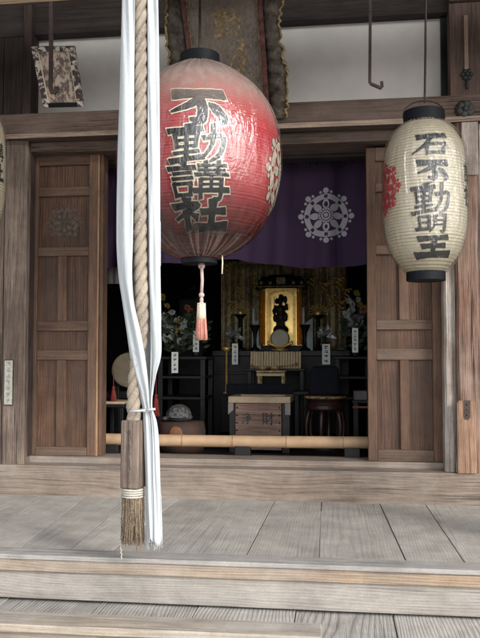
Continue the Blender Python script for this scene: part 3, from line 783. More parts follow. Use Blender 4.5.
# ================================================================== CURTAIN
CY=.42
def curtain_bottom(px):
    k=[(90,268),(118,267),(240,259),(262,263),(300,267.5),(330,267.5),(368,265),(400,264)]
    for (a,va),(c,vc) in zip(k,k[1:]):
        if a<=px<=c: return va+(vc-va)*(px-a)/(c-a)
    return 265
cxa,cxb=X(92,CY),X(378,CY)
ztop=Z(163,CY,240)
def cur(u,v,off=0.0):
    px=92+(378-92)*u; x=cxa+(cxb-cxa)*u
    zb=Z(curtain_bottom(px),CY,px)
    y=CY+(.014+.020*v)*math.sin(x*19+1.2*math.sin(x*5))+.008*math.sin(x*43+v*2)
    return Vector((x,y-off,ztop+(zb-ztop)*v))
def curmap(x,z,off):
    u=(x-cxa)/(cxb-cxa); p=cur(u,0); px=92+(378-92)*u
    zb=Z(curtain_bottom(px),CY,px); v=(z-ztop)/(zb-ztop)
    return cur(u,v,off)
t=thing('altar_curtain','deep purple curtain with a pale wheel crest hung across the top of the doorway','curtain',((cxa+cxb)/2,CY,ztop))
b=MB(); b.grid(lambda u,v:cur(u,v),160,24); b.build('cloth',M['purple'],t,smooth=True,recalc=False)
b=MB(); cc=at(326,216,CY); wheel(b,lambda u,v,o:curmap(u,v,o),(cc.x,cc.z),25.5*S(CY),.002); b.build('wheel_crest',M['crestcloth'],t,recalc=False)
b=MB(); b.tube([(cxa-.05,CY,ztop+.02),(cxb+.05,CY,ztop+.02)],.014,10); b.build('rod',M['darkwood'],t)
b=MB()
for i in range(22):
    x=cxa+(cxb-cxa)*(i+.5)/22; b.box(x-.012,x+.012,CY-.018,CY+.018,ztop-.012,ztop+.04)
b.each('hanging_loop',M['black'],t)
b=MB(); q=at(345,170,CY)
for i in range(7):
    x=X(310+i*7,CY,166); b.lathe([(.004,-.02),(.007,0),(.004,.02)],(x,CY-.03,ztop-.02),8)
b.each('hook',M['greydark'],t)

# ================================================================== LANTERNS
def spl(tab):
    """monotone-ish interpolation of (key,val) table"""
    def f(x):
        if x<=tab[0][0]: return tab[0][1]
        if x>=tab[-1][0]: return tab[-1][1]
        for i in range(len(tab)-1):
            if tab[i][0]<=x<=tab[i+1][0]:
                x0,y0=tab[i]; x1,y1=tab[i+1]
                def sl(j):
                    if j<=0: return (tab[1][1]-tab[0][1])/(tab[1][0]-tab[0][0])
                    if j>=len(tab)-1: return (tab[-1][1]-tab[-2][1])/(tab[-1][0]-tab[-2][0])
                    return (tab[j+1][1]-tab[j-1][1])/(tab[j+1][0]-tab[j-1][0])
                h=x1-x0; t=(x-x0)/h
                return (2*t**3-3*t*t+1)*y0+(t**3-2*t*t+t)*h*sl(i)+(-2*t**3+3*t*t)*y1+(t**3-t*t)*h*sl(i+1)
    return f
def lantern_body(t,c,Yc,tab,axpx,paper,vinyl,ribs,ringtop,ringbot,folds,seed):
    """c: axis xy; tab: (py,half px)"""
    prof=[(Z(py,Yc,axpx),hp*S(Yc)*.993) for py,hp in tab]; prof.sort()
    rf=spl(prof); z0,z1=prof[0][0],prof[-1][0]
    nz=ribs*4
    b=MB()
    def P(u,v):
        a=2*math.pi*u; z=z0+(z1-z0)*v; r=rf(z)-.010+.0010*math.cos(2*math.pi*v*ribs)
        return (c[0]+r*math.sin(a),c[1]-r*math.cos(a),z)
    b.grid(P,112,nz,cu=True); b.build('paper_body',paper,t,smooth=True)
    rnd=random.Random(seed)
    ph=[(rnd.randint(5,folds),rnd.uniform(0,6.28),rnd.uniform(.4,1)) for _ in range(7)]
    tot=sum(k[2] for k in ph)
    b=MB()
    def Q(u,v):
        a=2*math.pi*u; z=z0+(z1-z0)*v; e=abs(2*v-1)
        w=sum(A*math.sin(n*a+p+ .9*math.sin(3*v+n)) for n,p,A in ph)/tot
        amp=.0022+.010*e**3
        r=rf(z)+amp*w*min(1,rf(z)/.12)
        return (c[0]+r*math.sin(a),c[1]-r*math.cos(a),z)
    b.grid(Q,320,60,cu=True); b.build('vinyl_cover',vinyl,t,smooth=True)
    # rings
    for nm,(py0,py1,hp) in (('top_ring',ringtop),('bottom_ring',ringbot)):
        zt_,zb_=Z(py0,Yc,axpx),Z(py1,Yc,axpx); r=hp*S(Yc)
        b=MB(); b.lathe([(r-.012,zb_+.003),(r,zb_),(r*1.004,(zt_+zb_)/2),(r,zt_),(r-.008,zt_+.001),(r-.012,zb_+.004)],(c[0],c[1],0),48)
        b.build(nm,M['blacklacq'],t,smooth=False,bevel=.002)
    az=math.atan2(CAM.x-c[0], -(CAM.y-c[1]))   # angle facing the viewer's side of the porch
    def mapper(az0):
        def f(u,z,off):
            r=rf(min(max(z,z0),z1))-.0085+off; rr=max(rf(z),.05)
            a=az0+u
            return Vector((c[0]+r*math.sin(a),c[1]-r*math.cos(a),z))
        return f
    return rf,mapper,az
def char_mesh(chars,c,axpx,Yc,rf,mf,az,grow,off,seed,b):
    """chars: list of (key, px0,py0,px1,py1) pixel boxes on the photo"""
    rnd=random.Random(seed)
    for i,(k,x0,y0,x1,y1) in enumerate(chars):
        zm=Z((y0+y1)/2,Yc,axpx); 
        def toz(py):
            z=Z(py,Yc,axpx)
            for _ in range(4): z=Z(py,Yc-.93*rf(z),axpx)
            return z
        r=rf(toz((y0+y1)/2)); sf=S(Yc-.95*r)
        def ang(px):
            return math.asin(max(-.95,min(.95,(px-axpx)*sf/r)))
        a0,a1=ang(x0),ang(x1); za,zb=toz(y0),toz(y1)
        def g(u,v,o,za=za,zb=zb): return mf(u, v, o)
        # box in (angle, z): v downward -> from za to zb
        W=a1-a0
        # strokes are laid out in metres so widths stay true: scale angle by r
        def g2(u,v,o,r=r): return mf(u/r, v, o)
        write(b,k,(a0*r,za,a1*r,zb),g2,off,grow,rnd=rnd)

# --- red
RY=-1.05; RPX=199.5
ca=at(RPX,160,RY); c=(ca.x,ca.y)
tabR=[(66,20.5),(71,31),(79,44),(90,58.5),(100,67.5),(115,77),(130,82.3),(145,84.8),(160,85.4),(175,84.7),(190,82.3),(205,78),(218,71.5),(230,63),(241,52.5),(250,40),(255,30),(258.5,20.5)]
RL=thing('paper_lantern','large round red paper lantern in a dusty clear bag with black brushed characters','lantern',(c[0],c[1],Z(262,RY,RPX)))
rf,mk,az=lantern_body(RL,c,RY,tabR,RPX,M['redpaper'],M['vinylred'],52,(55.5,68,20.5),(256,264,18.5),42,11)
chR=[('fu',169,90,228,126),('do',167,124,226,164),('ko',168,162,229,199),('sha',173,199,229,229.5)]
b=MB(); char_mesh(chR,c,RPX,RY,rf,mk(az),az,.025,.0006,5,b); b.build('outline',M['outline'],RL,recalc=False)
b=MB(); char_mesh(chR,c,RPX,RY,rf,mk(az),az,0,.0042,5,b); b.build('characters',M['ink'],RL,recalc=False)
b=MB(); zc_=Z(170,RY-.1,270); rr=rf(zc_)
wheel(b,lambda u,v,o:mk(az+R(79))(u/rr,v,o),(0,zc_),.165,.001); b.build('wheel_crest',M['fadedcrest'],RL,recalc=False)
# hanging cord + top
b=MB(); zt_=Z(60,RY,RPX); 
b.tube([(c[0],c[1],zt_),(c[0],c[1],z4+.16)],.006,8); b.build('hanger_wire',M['iron'],RL)
b=MB(); rr=20*S(RY); b.tube([(c[0]-rr,c[1],zt_),(c[0]-rr*.5,c[1],zt_+.02),(c[0]+rr*.5,c[1],zt_+.02),(c[0]+rr,c[1],zt_)],.004,6); b.build('hanger_bar',M['iron'],RL)
# tassel
tx=c[0]+2.5*S(RY); zz=lambda q:Z(q,RY,202)
b=MB(); b.lathe([(.012,-.004),(.016,0),(.012,.004)],(tx,c[1],zz(266)),16,axis='y'); b.tube([(tx,c[1],zz(258)),(tx,c[1],zz(267))],.004,6)
b.tube([(tx,c[1],zz(267)),(tx+.003,c[1],zz(280)),(tx,c[1],zz(293))],.0075,8); b.ell((tx,c[1],zz(295)),(.013,.013,.013)); b.ell((tx,c[1],zz(300)),(.009,.009,.016)); b.build('tassel_cord',M['cord'],RL,smooth=True)
def strands(b,x,y,z0,z1,r0,r1,n,seed,rt=.0016):
    rnd=random.Random(seed)
    for i in range(n):
        a=rnd.uniform(0,6.28); q=math.sqrt(rnd.random()); e=rnd.uniform(-.004,.006)
        p=[]
        for k in range(4):
            t_=k/3; r=(r0+(r1-r0)*t_)*q
            p.append((x+r*math.cos(a+.1*t_),y+r*math.sin(a+.1*t_),z0+(z1-z0)*t_-e*t_))
        b.tube(p,rt,4)
b=MB(); b.lathe([(.008,zz(302)),(.017,zz(305)),(.019,zz(312)),(.021,zz(319))],(tx,c[1],0),20); strands(b,tx,c[1],zz(303),zz(320),.018,.021,60,1,.0018); b.build('tassel_head',M['tassel_cream'],RL,smooth=True)
b=MB(); strands(b,tx,c[1],zz(317),zz(339),.020,.027,150,2,.0018); b.build('tassel_skirt',M['tassel_pink'],RL,smooth=True)
# cream cord end hanging from lantern's lower right
b=MB(); q0=at(222,255,RY); b.tube([at(222,253,RY-.02),at(222.5,262,RY-.02),at(222,274,RY-.02)],.0035,6); b.build('bag_string',M['tassel_cream'],RL,smooth=True)

# --- cream (right) and its twin at the left edge
WY=-.72; WPX=424.8
ca=at(WPX,195,WY); c=(ca.x,ca.y)
tabW=[(123,19.5),(127,25),(133,31.5),(140,36),(150,39.5),(165,41.6),(185,42.3),(205,42.3),(225,41.8),(240,39.5),(252,35.5),(261,30),(268,24),(273,19)]
WL=thing('paper_lantern','tall cream paper lantern in clear wrap with black characters hanging before the right door','lantern',(c[0],c[1],Z(282,WY,WPX)),'cream paper lanterns')
rf,mk,az=lantern_body(WL,c,WY,tabW,WPX,M['creampaper'],M['vinylcream'],44,(112,125.5,20),(272,281,18.8),36,23)
chW=[('seki',414.5,134.5,448,155),('fu',417,160,448,181),('do',411,182.5,449,215),('mei',416,215,446,232),('oh',415,236.5,449,256.5)]
b=MB(); char_mesh(chW,c,WPX,WY,rf,mk(az),az,.002,.001,8,b); b.build('characters',M['sumi'],WL,recalc=False)
zc_=Z(192,WY,390); rr=rf(zc_)
b=MB(); wheel(b,lambda u,v,o:mk(az-R(69))(u/rr,v,o),(0,zc_),.118,.001); b.build('red_crest',M['crimson'],WL,recalc=False)
b=MB(); rnd=random.Random(4)
for q in range(2):
    zc2=Z(178+q*22,WY,424)
    write(b,('ko','sha')[q],(-.055,zc2+.045,.055,zc2-.045),lambda u,v,o:mk(az+R(80))(u/rr,v,o),.001)
b.build('side_characters',M['sumi'],WL,recalc=False)
b=MB(); zt_=Z(114,WY,WPX); x0=c[0]-.10;x1=c[0]+.09
pts=[(c[0]-20*S(WY),c[1],zt_-.02)]+[(c[0]+20*S(WY)*math.cos(math.pi*(1-i/12)),c[1],zt_+.065*math.sin(math.pi*i/12)) for i in range(13)]+[(c[0]+20*S(WY),c[1],zt_-.02)]
b.tube(pts,.0035,6); b.build('bail_wire',M['iron'],WL,smooth=True)
pL=at(-33.2,170,WY)
dup(WL,(pL.x-c[0],0,pL.z-Z(195,WY,WPX)+.0),'cream paper lantern cut off by the left edge, beside the left post','cream paper lanterns',rotz=R(2))

# ================================================================== IRON HOOKS
def hook(label,px0,pytop,pts,w,flat,Y,grp='iron hanging hooks'):
    base=at(pts[0][0],0,Y)
    t_=[at(pts[0][0]-.0,-13,Y)]+[at(x,y,Y) for x,y in pts]
    b=MB()
    if flat:
        # square bar swept along the polyline, flat face to the front
        hw=w*S(Y)/2; d=.006
        prev=None; n=len(t_)
        for i in range(n):
            p=t_[i]; a=t_[max(i-1,0)]; c_=t_[min(i+1,n-1)]
            dv=(c_-a); dv.y=0; dv.normalize(); nx,nz=dv.z,-dv.x
            ring=[(p.x+nx*hw,Y-d,p.z+nz*hw),(p.x-nx*hw,Y-d,p.z-nz*hw),(p.x-nx*hw,Y+d,p.z-nz*hw),(p.x+nx*hw,Y+d,p.z+nz*hw)]
            b.add(ring,[]); 
        k=0
        for i in range(n-1):
            for j in range(4): b.f.append((i*4+j,i*4+(j+1)%4,i*4+4+(j+1)%4,i*4+4+j))
        b.f.append((0,1,2,3)); b.f.append((4*n-4,4*n-3,4*n-2,4*n-1))
    else:
        b.tube(t_,w*S(Y)/2,8)
    o=b.build('iron_hook',M['iron'],None,bevel=.001 if flat else 0)
    return tag(o,label,'hook',grp)
hook('flat iron hook hanging in front of the flaking framed plaque',52,0,[(51.3,0),(51.2,40),(51.0,70),(50.6,88),(51.8,92.2),(54.5,92.5),(56.6,91),(57.2,86.5)],4.2,True,-.75)
hook('slim iron hook with upturned end hanging before the bare plaster',370,0,[(370.3,0),(370,40),(369.6,82),(371,84),(381,88.2),(382,86.5),(381.5,81.5)],2.9,True,-.75)
hook('straight thin iron rod hanging directly above the right cream lantern',425,0,[(425.8,0),(425.3,50),(424.8,92),(424.5,97),(425,102.5)],2.2,False,-.745)

# ================================================================== LEFT PLAQUE
def quadpt(tl,tr,br,bl):
    def f(u,v): return (tl*(1-u)+tr*u)*(1-v)+(bl*(1-u)+br*u)*v
    return f
Yb,Yt=-.215,-.37
tl,tr,br,bl=at(31.5,46.5,Yt),at(74,46,Yt),at(83.5,106.6,Yb),at(44.2,107.6,Yb)
q=quadpt(tl,tr,br,bl); nrm=(tr-tl).cross(bl-tl).normalized()
if nrm.y>0: nrm=-nrm
t=thing('framed_plaque','small dark framed plaque with flaking white paint leaning out above the left door','plaque',((bl+br)/2))
def slab(b,f,u0,u1,v0,v1,d0,d1,nrm):
    p=[f(u0,v1),f(u1,v1),f(u1,v0),f(u0,v0)]
    b.hexa([x+nrm*d1 for x in p]+[x+nrm*d0 for x in p])
b=MB(); slab(b,q,.10,.90,.07,.94,-.02,-.004,nrm); b.build('picture',M['plaque'],t)
b=MB(); slab(b,q,0,.13,0,1,-.025,.012,nrm); slab(b,q,.87,1,0,1,-.025,.012,nrm); b.each('side_frame',M['plaqueframe'],t,bevel=.003)
b=MB(); slab(b,q,.131,.869,0,.085,-.025,.011,nrm); b.build('top_frame',M['plaqueframe'],t,bevel=.003)
b=MB(); slab(b,q,.131,.869,.925,1,-.025,.011,nrm); b.build('bottom_frame',M['black'],t,bevel=.003)
b=MB(); slab(b,q,.12,.15,.085,.925,-.003,.006,nrm); slab(b,q,.85,.88,.085,.925,-.003,.006,nrm); b.each('inner_bead',M['outline'],t)

# ================================================================== TEMPLE NAME BOARD
Yb,Yt=-.22,-.60
tl,tr=at(163,-4,Yt),at(281,-4,Yt); bl,br=at(181,122,Yb),at(287,117,Yb)
q0=quadpt(tl,tr,br,bl); nrm=(tr-tl).cross(bl-tl).normalized()
if nrm.y>0: nrm=-nrm
q=lambda u,v:q0(u,-.18+v*1.18)
t=thing('name_board','dark carved temple name board with gilt characters and red lacquered strips behind the red lantern','sign board',((bl+br)/2))
b=MB(); slab(b,q,.16,.84,.0,.97,-.02,0,nrm); b.build('panel',M['signboard'],t)
# carved wavy outer frame with gilt rim
fr=MB(); gl=MB(); rnd=random.Random(12)
for side in (0,1):
    n=64; vs=[]; edge=[]
    for i in range(n+1):
        v=i/n; w=.010*math.sin(v*37+2*math.sin(v*13)+side)+.009*math.sin(v*83+3*math.sin(v*21))+.02*math.sin(v*9+side)+rnd.uniform(-.006,.006)
        ui=.165 if side==0 else .835; uo=(.0+w) if side==0 else (1.0+w)
        um=(ui+uo)/2
        for k,(uu,dd) in enumerate(((ui,.004),(um,.022+.008*math.sin(v*60)),(uo,.016),(uo,-.02),(ui,-.02))): vs.append(q(uu,v)+nrm*dd)
        edge.append(q(uo,v)+nrm*.016)
    fs=[]
    for i in range(n):
        for k in range(5): fs.append((i*5+k,i*5+(k+1)%5,(i+1)*5+(k+1)%5,(i+1)*5+k))
    fr.add(vs,fs)
    gl.tube(edge,[.0045+.003*abs(math.sin(i*.9)) for i in range(len(edge))],6)
    # curling gilt scrolls
    for j in range(7):
        v0=.06+j*.135+rnd.uniform(-.02,.02); uc=.085 if side==0 else .915
        pts=[]
        for k in range(14):
            a=k*.55; rr_=.012+.0032*k
            pts.append(q(uc+(rr_*.55)*math.cos(a)*(1 if side else -1),v0+rr_*.8*math.sin(a)*.9)+nrm*(.030))
        pass
fr.each('carved_frame',M['signframe'],t,smooth=True); gl.each('gilt_edge',M['oldgold'],t,smooth=True)
b=MB(); slab(b,q,.15,.19,0,.985,.001,.02,nrm); slab(b,q,.80,.845,0,.985,.001,.02,nrm); b.each('red_strip',M['redlac'],t,bevel=.004)
b=MB(); slab(b,q,.191,.199,0,.985,.001,.012,nrm); slab(b,q,.79,.799,0,.985,.001,.012,nrm); b.each('gilt_bead',M['oldgold'],t)
b=MB()
uu=lambda px:(px-175)/110.0
for k,(x0,y0,x1,y1) in (('do',(.40,.235,.64,.42)),('mei',(.41,.44,.66,.62)),('oh',(.42,.64,.67,.80))):
    A=q(0,0)
    W=(tr-tl).length; Hh=(bl-tl).length*1.18
    write(b,k,(x0*W,y0*Hh,x1*W,y1*Hh),lambda u,v,o:q(u/W,v/Hh)+nrm*(o),.003,grow=.004)
b.build('gilt_characters',M['oldgold'],t,recalc=False)
b=MB()
for i in range(4):
    W=(tr-tl).length; Hh=(bl-tl).length*1.18; y=.50+i*.055
    stroke_mesh(b,(.16,.16),[(0,0),(1,0)],(.245*W,y*Hh,.30*W,(y+.03)*Hh),lambda u,v,o:q(u/W,v/Hh)+nrm*o,.002)
    stroke_mesh(b,(.16,.16),[(.5,-.4),(.5,1)],(.245*W,y*Hh,.30*W,(y+.03)*Hh),lambda u,v,o:q(u/W,v/Hh)+nrm*o,.0024)
b.build('small_inscription',M['oldgold'],t,recalc=False)

# ================================================================== LABEL ON LEFT POST
t=thing('paper_label','narrow yellowed paper label with faint writing stuck on the left post','label',at(8.3,405,-.18))
Yl=-.176
x0,x1=X(4.6,Yl,380),X(12.6,Yl,380); z0,z1=Z(404.5,Yl,8),Z(360.5,Yl,8)
b=MB(); b.box(x0-.004,x1+.004,-.1765,-.1705,z0-.006,z1+.006); b.build('backing',M['iron'],t)
b=MB(); b.box(x0,x1,-.178,-.1768,z0,z1); b.build('paper',M['label'],t)
def scribble(b,x0,x1,z0,z1,Y,n,seed):
    rnd=random.Random(seed); h=(z1-z0)/n; w=x1-x0
    for i in range(n):
        zc0=z1-h*(i+.08); zc1=z1-h*(i+.86)
        for k in range(5):
            if k%2: pts=[(rnd.uniform(.1,.4),rnd.uniform(0,1)),(rnd.uniform(.6,.95),rnd.uniform(0,1))]
            else: pts=[(rnd.uniform(.2,.8),rnd.uniform(0,.3)),(rnd.uniform(.2,.8),rnd.uniform(.7,1))]
            if k<2: yy=rnd.uniform(.1,.9); pts=[(.1,yy),(.9,yy)]
            stroke_mesh(b,(.1,.1),pts,(x0+w*.2,zc0,x1-w*.2,zc1),lambda u,v,o:Vector((u,Y-o,v)),.0004+.00008*k)
b=MB(); scribble(b,x0,x1,z0,z1,-.178,7,3); b.build('faint_writing',M['faint'],t,recalc=False)

# ================================================================== ROPE WITH WHITE CLOTH
RPY=-1.6
path=[(141,-36),(141,-20),(140.8,40),(140.5,100),(140.2,160),(140.2,220),(140.6,262),(141.5,300),(141,330),(138.5,355),(135.5,378),(134,400),(133.8,424)]
def rope_x(py):
    return spl(path_sp)(py)
path_sp=[(y,x) for x,y in path]
fx=spl(path_sp)
t=thing('bell_rope','thick twisted hemp bell rope with a long white cloth, wooden block and frayed end','bell rope',at(134,545,RPY))
zbot=424
N_=520; Rr_=7.4*S(RPY); strand=Rr_*.56
pitch=43.0
for s in range(3):
    b=MB(); pts=[]
    for i in range(N_+1):
        py=-36+(zbot+36)*i/N_
        p=at(fx(py),py,RPY); a=2*math.pi*(py/pitch)+s*2*math.pi/3
        r=Rr_-strand
        pts.append(Vector((p.x+r*math.cos(a)*1.06,RPY-r*math.sin(a),p.z)))
    b.tube(pts,strand,12,uvscale=9.0); b.build('strand',M['rope'],t,smooth=True)
b=MB(); rnd=random.Random(77)
for i in range(260):
    py=rnd.uniform(-20,418); p=at(fx(py),py,RPY); a=rnd.uniform(math.pi*.9,math.pi*2.1); r=Rr_*rnd.uniform(.93,1.0)
    q0=Vector((p.x+r*math.cos(a),RPY+r*math.sin(a),p.z)); out_=Vector((math.cos(a),math.sin(a),rnd.uniform(-1.2,1.2)))*rnd.uniform(.004,.012)
    b.tube([q0,q0+out_*.6,q0+out_+Vector((0,0,rnd.uniform(-.006,.004)))],[.0006,.0005,.0003],3)
b.build('loose_fibres',M['rope'],t)
# cloth
K=[(-36,122.5,134.6,147.4,158),(-20,122.5,134.6,147.4,158),(80,120,134.3,147.6,159.5),(160,117.5,134,148,160),(240,116.5,133,148.6,160.3),(275,118.5,132,149,160.5),(303,122.5,134,150,161),(331,126.5,140.3,150.5,161.2),(356,130,145,150.8,161),(375,133.5,147.5,150.6,156),(392,138.5,149,150,153),(408,143,149.6,150,152.5),(420,143.8,151,151.5,156.5),(440,144.2,152.4,152.8,159),(480,145.5,153.2,153.4,160.3),(515,146.3,154,154,161.5),(543,146.8,155,154,162.3)]
fs_=[spl([(k[0],k[j]) for k in K]) for j in range(1,5)]
def cloth_pt(u,py):
    LO,LI,RI,RO=[f(py) for f in fs_]
    rx=fx(min(py,423))
    pin=max(0,min(1,(py-380)/28.0)) if py<408 else 1.0
    bk=.040*(1-pin)+.008
    fr=-.036*(1-.5*pin) if py<430 else -.018-.012*min(1,(py-430)/60)
    # control points across the strip: left inner, left outer, back, right outer, right inner
    cp=[(LI,fr),((LI*.45+LO*.55),fr*.95-.004),(LO,-.004),((LO+rx)/2 if pin<.5 else LO*.6+RO*.4,bk*.8),((rx if pin<.5 else (LO+RO)/2),bk),((RO+rx)/2 if pin<.5 else LO*.4+RO*.6,bk*.8),(RO,-.002),((RO*.55+RI*.45),-.012-.012*pin),(RI,-.012-.008*pin)]
    x=u*(len(cp)-1); i=min(int(x),len(cp)-2); f=x-i
    g=lambda j:cp[max(0,min(len(cp)-1,j))]
    a,b_,c_,d_=g(i-1),g(i),g(i+1),g(i+2)
    o=[.5*((2*b_[k])+(-a[k]+c_[k])*f+(2*a[k]-5*b_[k]+4*c_[k]-d_[k])*f*f+(-a[k]+3*b_[k]-3*c_[k]+d_[k])*f**3) for k in range(2)]
    wob=.0035*math.sin(u*23+py*.012)+.0025*math.sin(u*51+py*.021)
    wob+=.005*(abs(math.sin(u*9.5+.8*math.sin(py*.017)+py*.004))-.5)+.003*(abs(math.sin(u*27+py*.009+2*math.sin(py*.013)))-.5)
    if py>410: wob+=.006*math.sin(u*17+1)
    return at(o[0],py,RPY+o[1]+wob)
b=MB()
def cg(u,v):
    py=-36+579*v
    if v>.97: py+= (v-.97)/.03*3.5*math.sin(u*21+2)
    return cloth_pt(u,py)
b.grid(cg,72,150); co=b.build('white_cloth',M['cloth'],t,smooth=True,recalc=False)
so=co.modifiers.new('thick','SOLIDIFY'); so.thickness=.0018
b=MB(); rnd=random.Random(5)
for i in range(40):
    p=cg(rnd.random(),1.0); b.tube([p+Vector((0,0,.01)),p+Vector((rnd.uniform(-.004,.004),rnd.uniform(-.003,.003),-rnd.uniform(.004,.02)))],.0007,4)
b.build('cloth_fringe',M['cloth'],co)
# tie
b=MB(); cxp=146.5
ring=[]
for k in range(25):
    a=2*math.pi*k/24; p=at(cxp-2+7.5*math.cos(a),410+1.0*math.sin(a),RPY-.012-.03*math.sin(a)); ring.append(p)
b.tube(ring,.0042,8,cap=False)
b.tube([at(146,410,RPY-.044),at(138,411,RPY-.046),at(129.5,411.5,RPY-.043)],.0038,8)
b.tube([at(146,410,RPY-.044),at(151,409.5,RPY-.046),at(155.5,409,RPY-.043)],.0045,8)
b.build('tie_cord',M['cloth'],t,smooth=True)
# wooden block: rotated square prism
zt_,zb_=Z(420,RPY,134),Z(487.5,RPY,134); cb=at(133.6,455,RPY)
b=MB(); hw=.0385; an=R(13)
def prism(b,hw0,hw1,z0,z1,ang,cx,cy,n=4):
    vs=[]
    for z,h in ((z0,hw0),(z1,hw1)):
        for sx,sy in ((-1,-1),(1,-1),(1,1),(-1,1)):
            vs.append((cx+h*(sx*math.cos(ang)-sy*math.sin(ang)),cy+h*(sx*math.sin(ang)+sy*math.cos(ang)),z))
    b.hexa(vs)
prism(b,.0375,.036,zb_,zt_,-an,cb.x,cb.y)
bl_=b.build('wooden_block',M['blockwood'] if 'blockwood' in M else M['post'],t,bevel=.006)
b=MB(); y_=-.0385
ca_,sa_=math.cos(-an),math.sin(-an)
def bm(u,v,o): 
    yy=-.0368-o; return Vector((cb.x+u*ca_-yy*sa_,cb.y+u*sa_+yy*ca_,v))
rnd=random.Random(8)
for i,k in enumerate(('oh','mei','sha','fu')): pass
def marks(b):
    r_=random.Random(2)
    for i in range(4):
        z1_=zt_-.035-i*.052; z0_=z1_-.042
        for k in range(5):
            pts=[(r_.uniform(0,.4),r_.uniform(0,1)),(r_.uniform(.6,1),r_.uniform(0,1))] if k%2 else [(r_.uniform(.2,.8),0),(r_.uniform(.2,.8),1)]
            stroke_mesh(b,(.09,.07),pts,(-.012,z1_,.012,z0_),bm,.0003+.0001*k)
marks(b); b.build('carved_writing',M['blockmark'],bl_,recalc=False)
b=MB()
for k in range(4):
    z=zb_-.002-k*.0085; b.lathe([(.034,-.0045),(.041,-.003),(.043,0),(.041,.003),(.034,.0045)],(cb.x-.001,cb.y,z-.004),28)
b.build('twine_binding',M['twine'],t,smooth=True)
b=MB(); rnd=random.Random(21); z0=zb_-.034; z1=Z(545,RPY,134)
for i in range(420):
    a=rnd.uniform(0,6.283); q_=math.sqrt(rnd.random()); r0=.040*q_
    L=(z0-z1)*rnd.choice([1,1,.95,.9,.8,.6,1.06,1.02]); k=rnd.uniform(.95,1.22)
    dx,dy=rnd.uniform(-.006,.006),rnd.uniform(-.006,.006)
    p=[]
    for j in range(5):
        tt=j/4; r_=r0*(1+(k-1)*tt)
        p.append((cb.x+r_*math.cos(a)+dx*tt*tt+rnd.uniform(-.0016,.0016),cb.y+r_*math.sin(a)+dy*tt*tt,z0+.01-L*tt))
    b.tube(p,[.0016,.0016,.0014,.0012,.0006],4)
for i in range(7):
    x=cb.x+rnd.uniform(.01,.042); b.tube([(x,cb.y-.02,z1+.05),(x+.003,cb.y-.02,z1),(x+rnd.uniform(-.004,.01),cb.y-.02,z1-rnd.uniform(.02,.06))],[.0012,.001,.0006],4)
b.build('frayed_bristles',M['brush'],t)
b=MB(); pts=[]
for i in range(60):
    py=495+64*i/59; p=at(121.2-.4*math.sin(i*.3),py,RPY-.01); pts.append(p+Vector((.0016*math.cos(i*1.6),0,0)))
b.tube(pts,[.0016+.0012*(i%2) for i in range(60)],6); b.build('dangling_thread',M['twine'],t)

# ================================================================== INTERIOR
def legs_table(name,label,cat,px0,px1,pyt,pyb,Y0,Y1,mat,zfloor=None,shelves=(),leg=.035,top=.03,group=None):
    zf=IFZ if zfloor is None else zfloor
    x0,x1=X(px0,Y0,pyt),X(px1,Y0,pyt); zt2=Z(pyt,Y0,(px0+px1)/2)
    t=thing(name,label,cat,((x0+x1)/2,(Y0+Y1)/2,zf),group)
    b=MB(); b.box(x0,x1,Y0,Y1,zt2-top,zt2); b.build('tabletop',M[mat],t,bevel=.004)
    for x in (x0+.01,x1-.01-leg):
        for y in (Y0+.012,Y1-.012-leg):
            b=MB(); b.box(x,x+leg,y,y+leg,zf,zt2-top); b.build('leg',M[mat],t,bevel=.003)
    for s_ in shelves:
        z=Z(s_,Y0,(px0+px1)/2); b=MB(); b.box(x0+.012,x1-.012,Y0+.004,Y1-.01,z-.02,z); b.build('shelf',M[mat],t,bevel=.003)
    return t,zt2
# brocade wall hanging
YB=2.75
b=MB(); xa,xb=X(221,YB),X(346,YB); z0,z1=Z(352,YB,280),Z(262,YB,280)
b.grid(lambda u,v:(xa+(xb-xa)*u,YB+.012*math.sin(u*38)+.006*math.sin(u*91),z1+(z0-z1)*v),120,12)
o=b.build('wall_hanging',M['brocade'],None,smooth=True,recalc=False); so=o.modifiers.new('t','SOLIDIFY'); so.thickness=.006
tag(o,'dull gold patterned brocade hanging behind the shrine cabinet','wall hanging')
# altar table (long dark)
AY0,AY1=1.75,2.55
t,zalt=legs_table('altar_table','long dark lacquered altar table carrying the gold shrine','altar',212,350,350.5,0,AY0,AY1,'black',shelves=(372,),leg=.06,top=.045)
b=MB(); x0,x1=X(214,AY0),X(348,AY0); b.box(x0,x1,AY0+.02,AY0+.035,IFZ+.02,zalt-.048); b.build('front_panel',M['darkwood'],t)
# shrine cabinet
SY=2.05; SYb=2.20
t=thing('gold_shrine','gold lined shrine cabinet with black roof and open doors on the altar','shrine',(X(281,SY),SY,zalt))
zA=zalt; 
zz=lambda q,Y=SY:Z(q,Y,281); xx=lambda p,Y=SY:X(p,Y,310)
b=MB(); b.box(xx(259),xx(303.5),SY,SYb,zA,zz(345.5)); b.build('base',M['black'],t,bevel=.004)
zb0_=zz(345.5)
b=MB(); b.box(xx(262),xx(302),SY+.02,SYb,zb0_,zz(286)); b.build('back_panel',M['goldpaint'],t)
b=MB(); b.box(xx(266),xx(268.5),SY-.05,SY+.0195,zb0_,zz(287)); b.box(xx(294.5),xx(297),SY-.05,SY+.0195,zb0_,zz(287)); b.each('side_panel',M['goldpaint'],t)
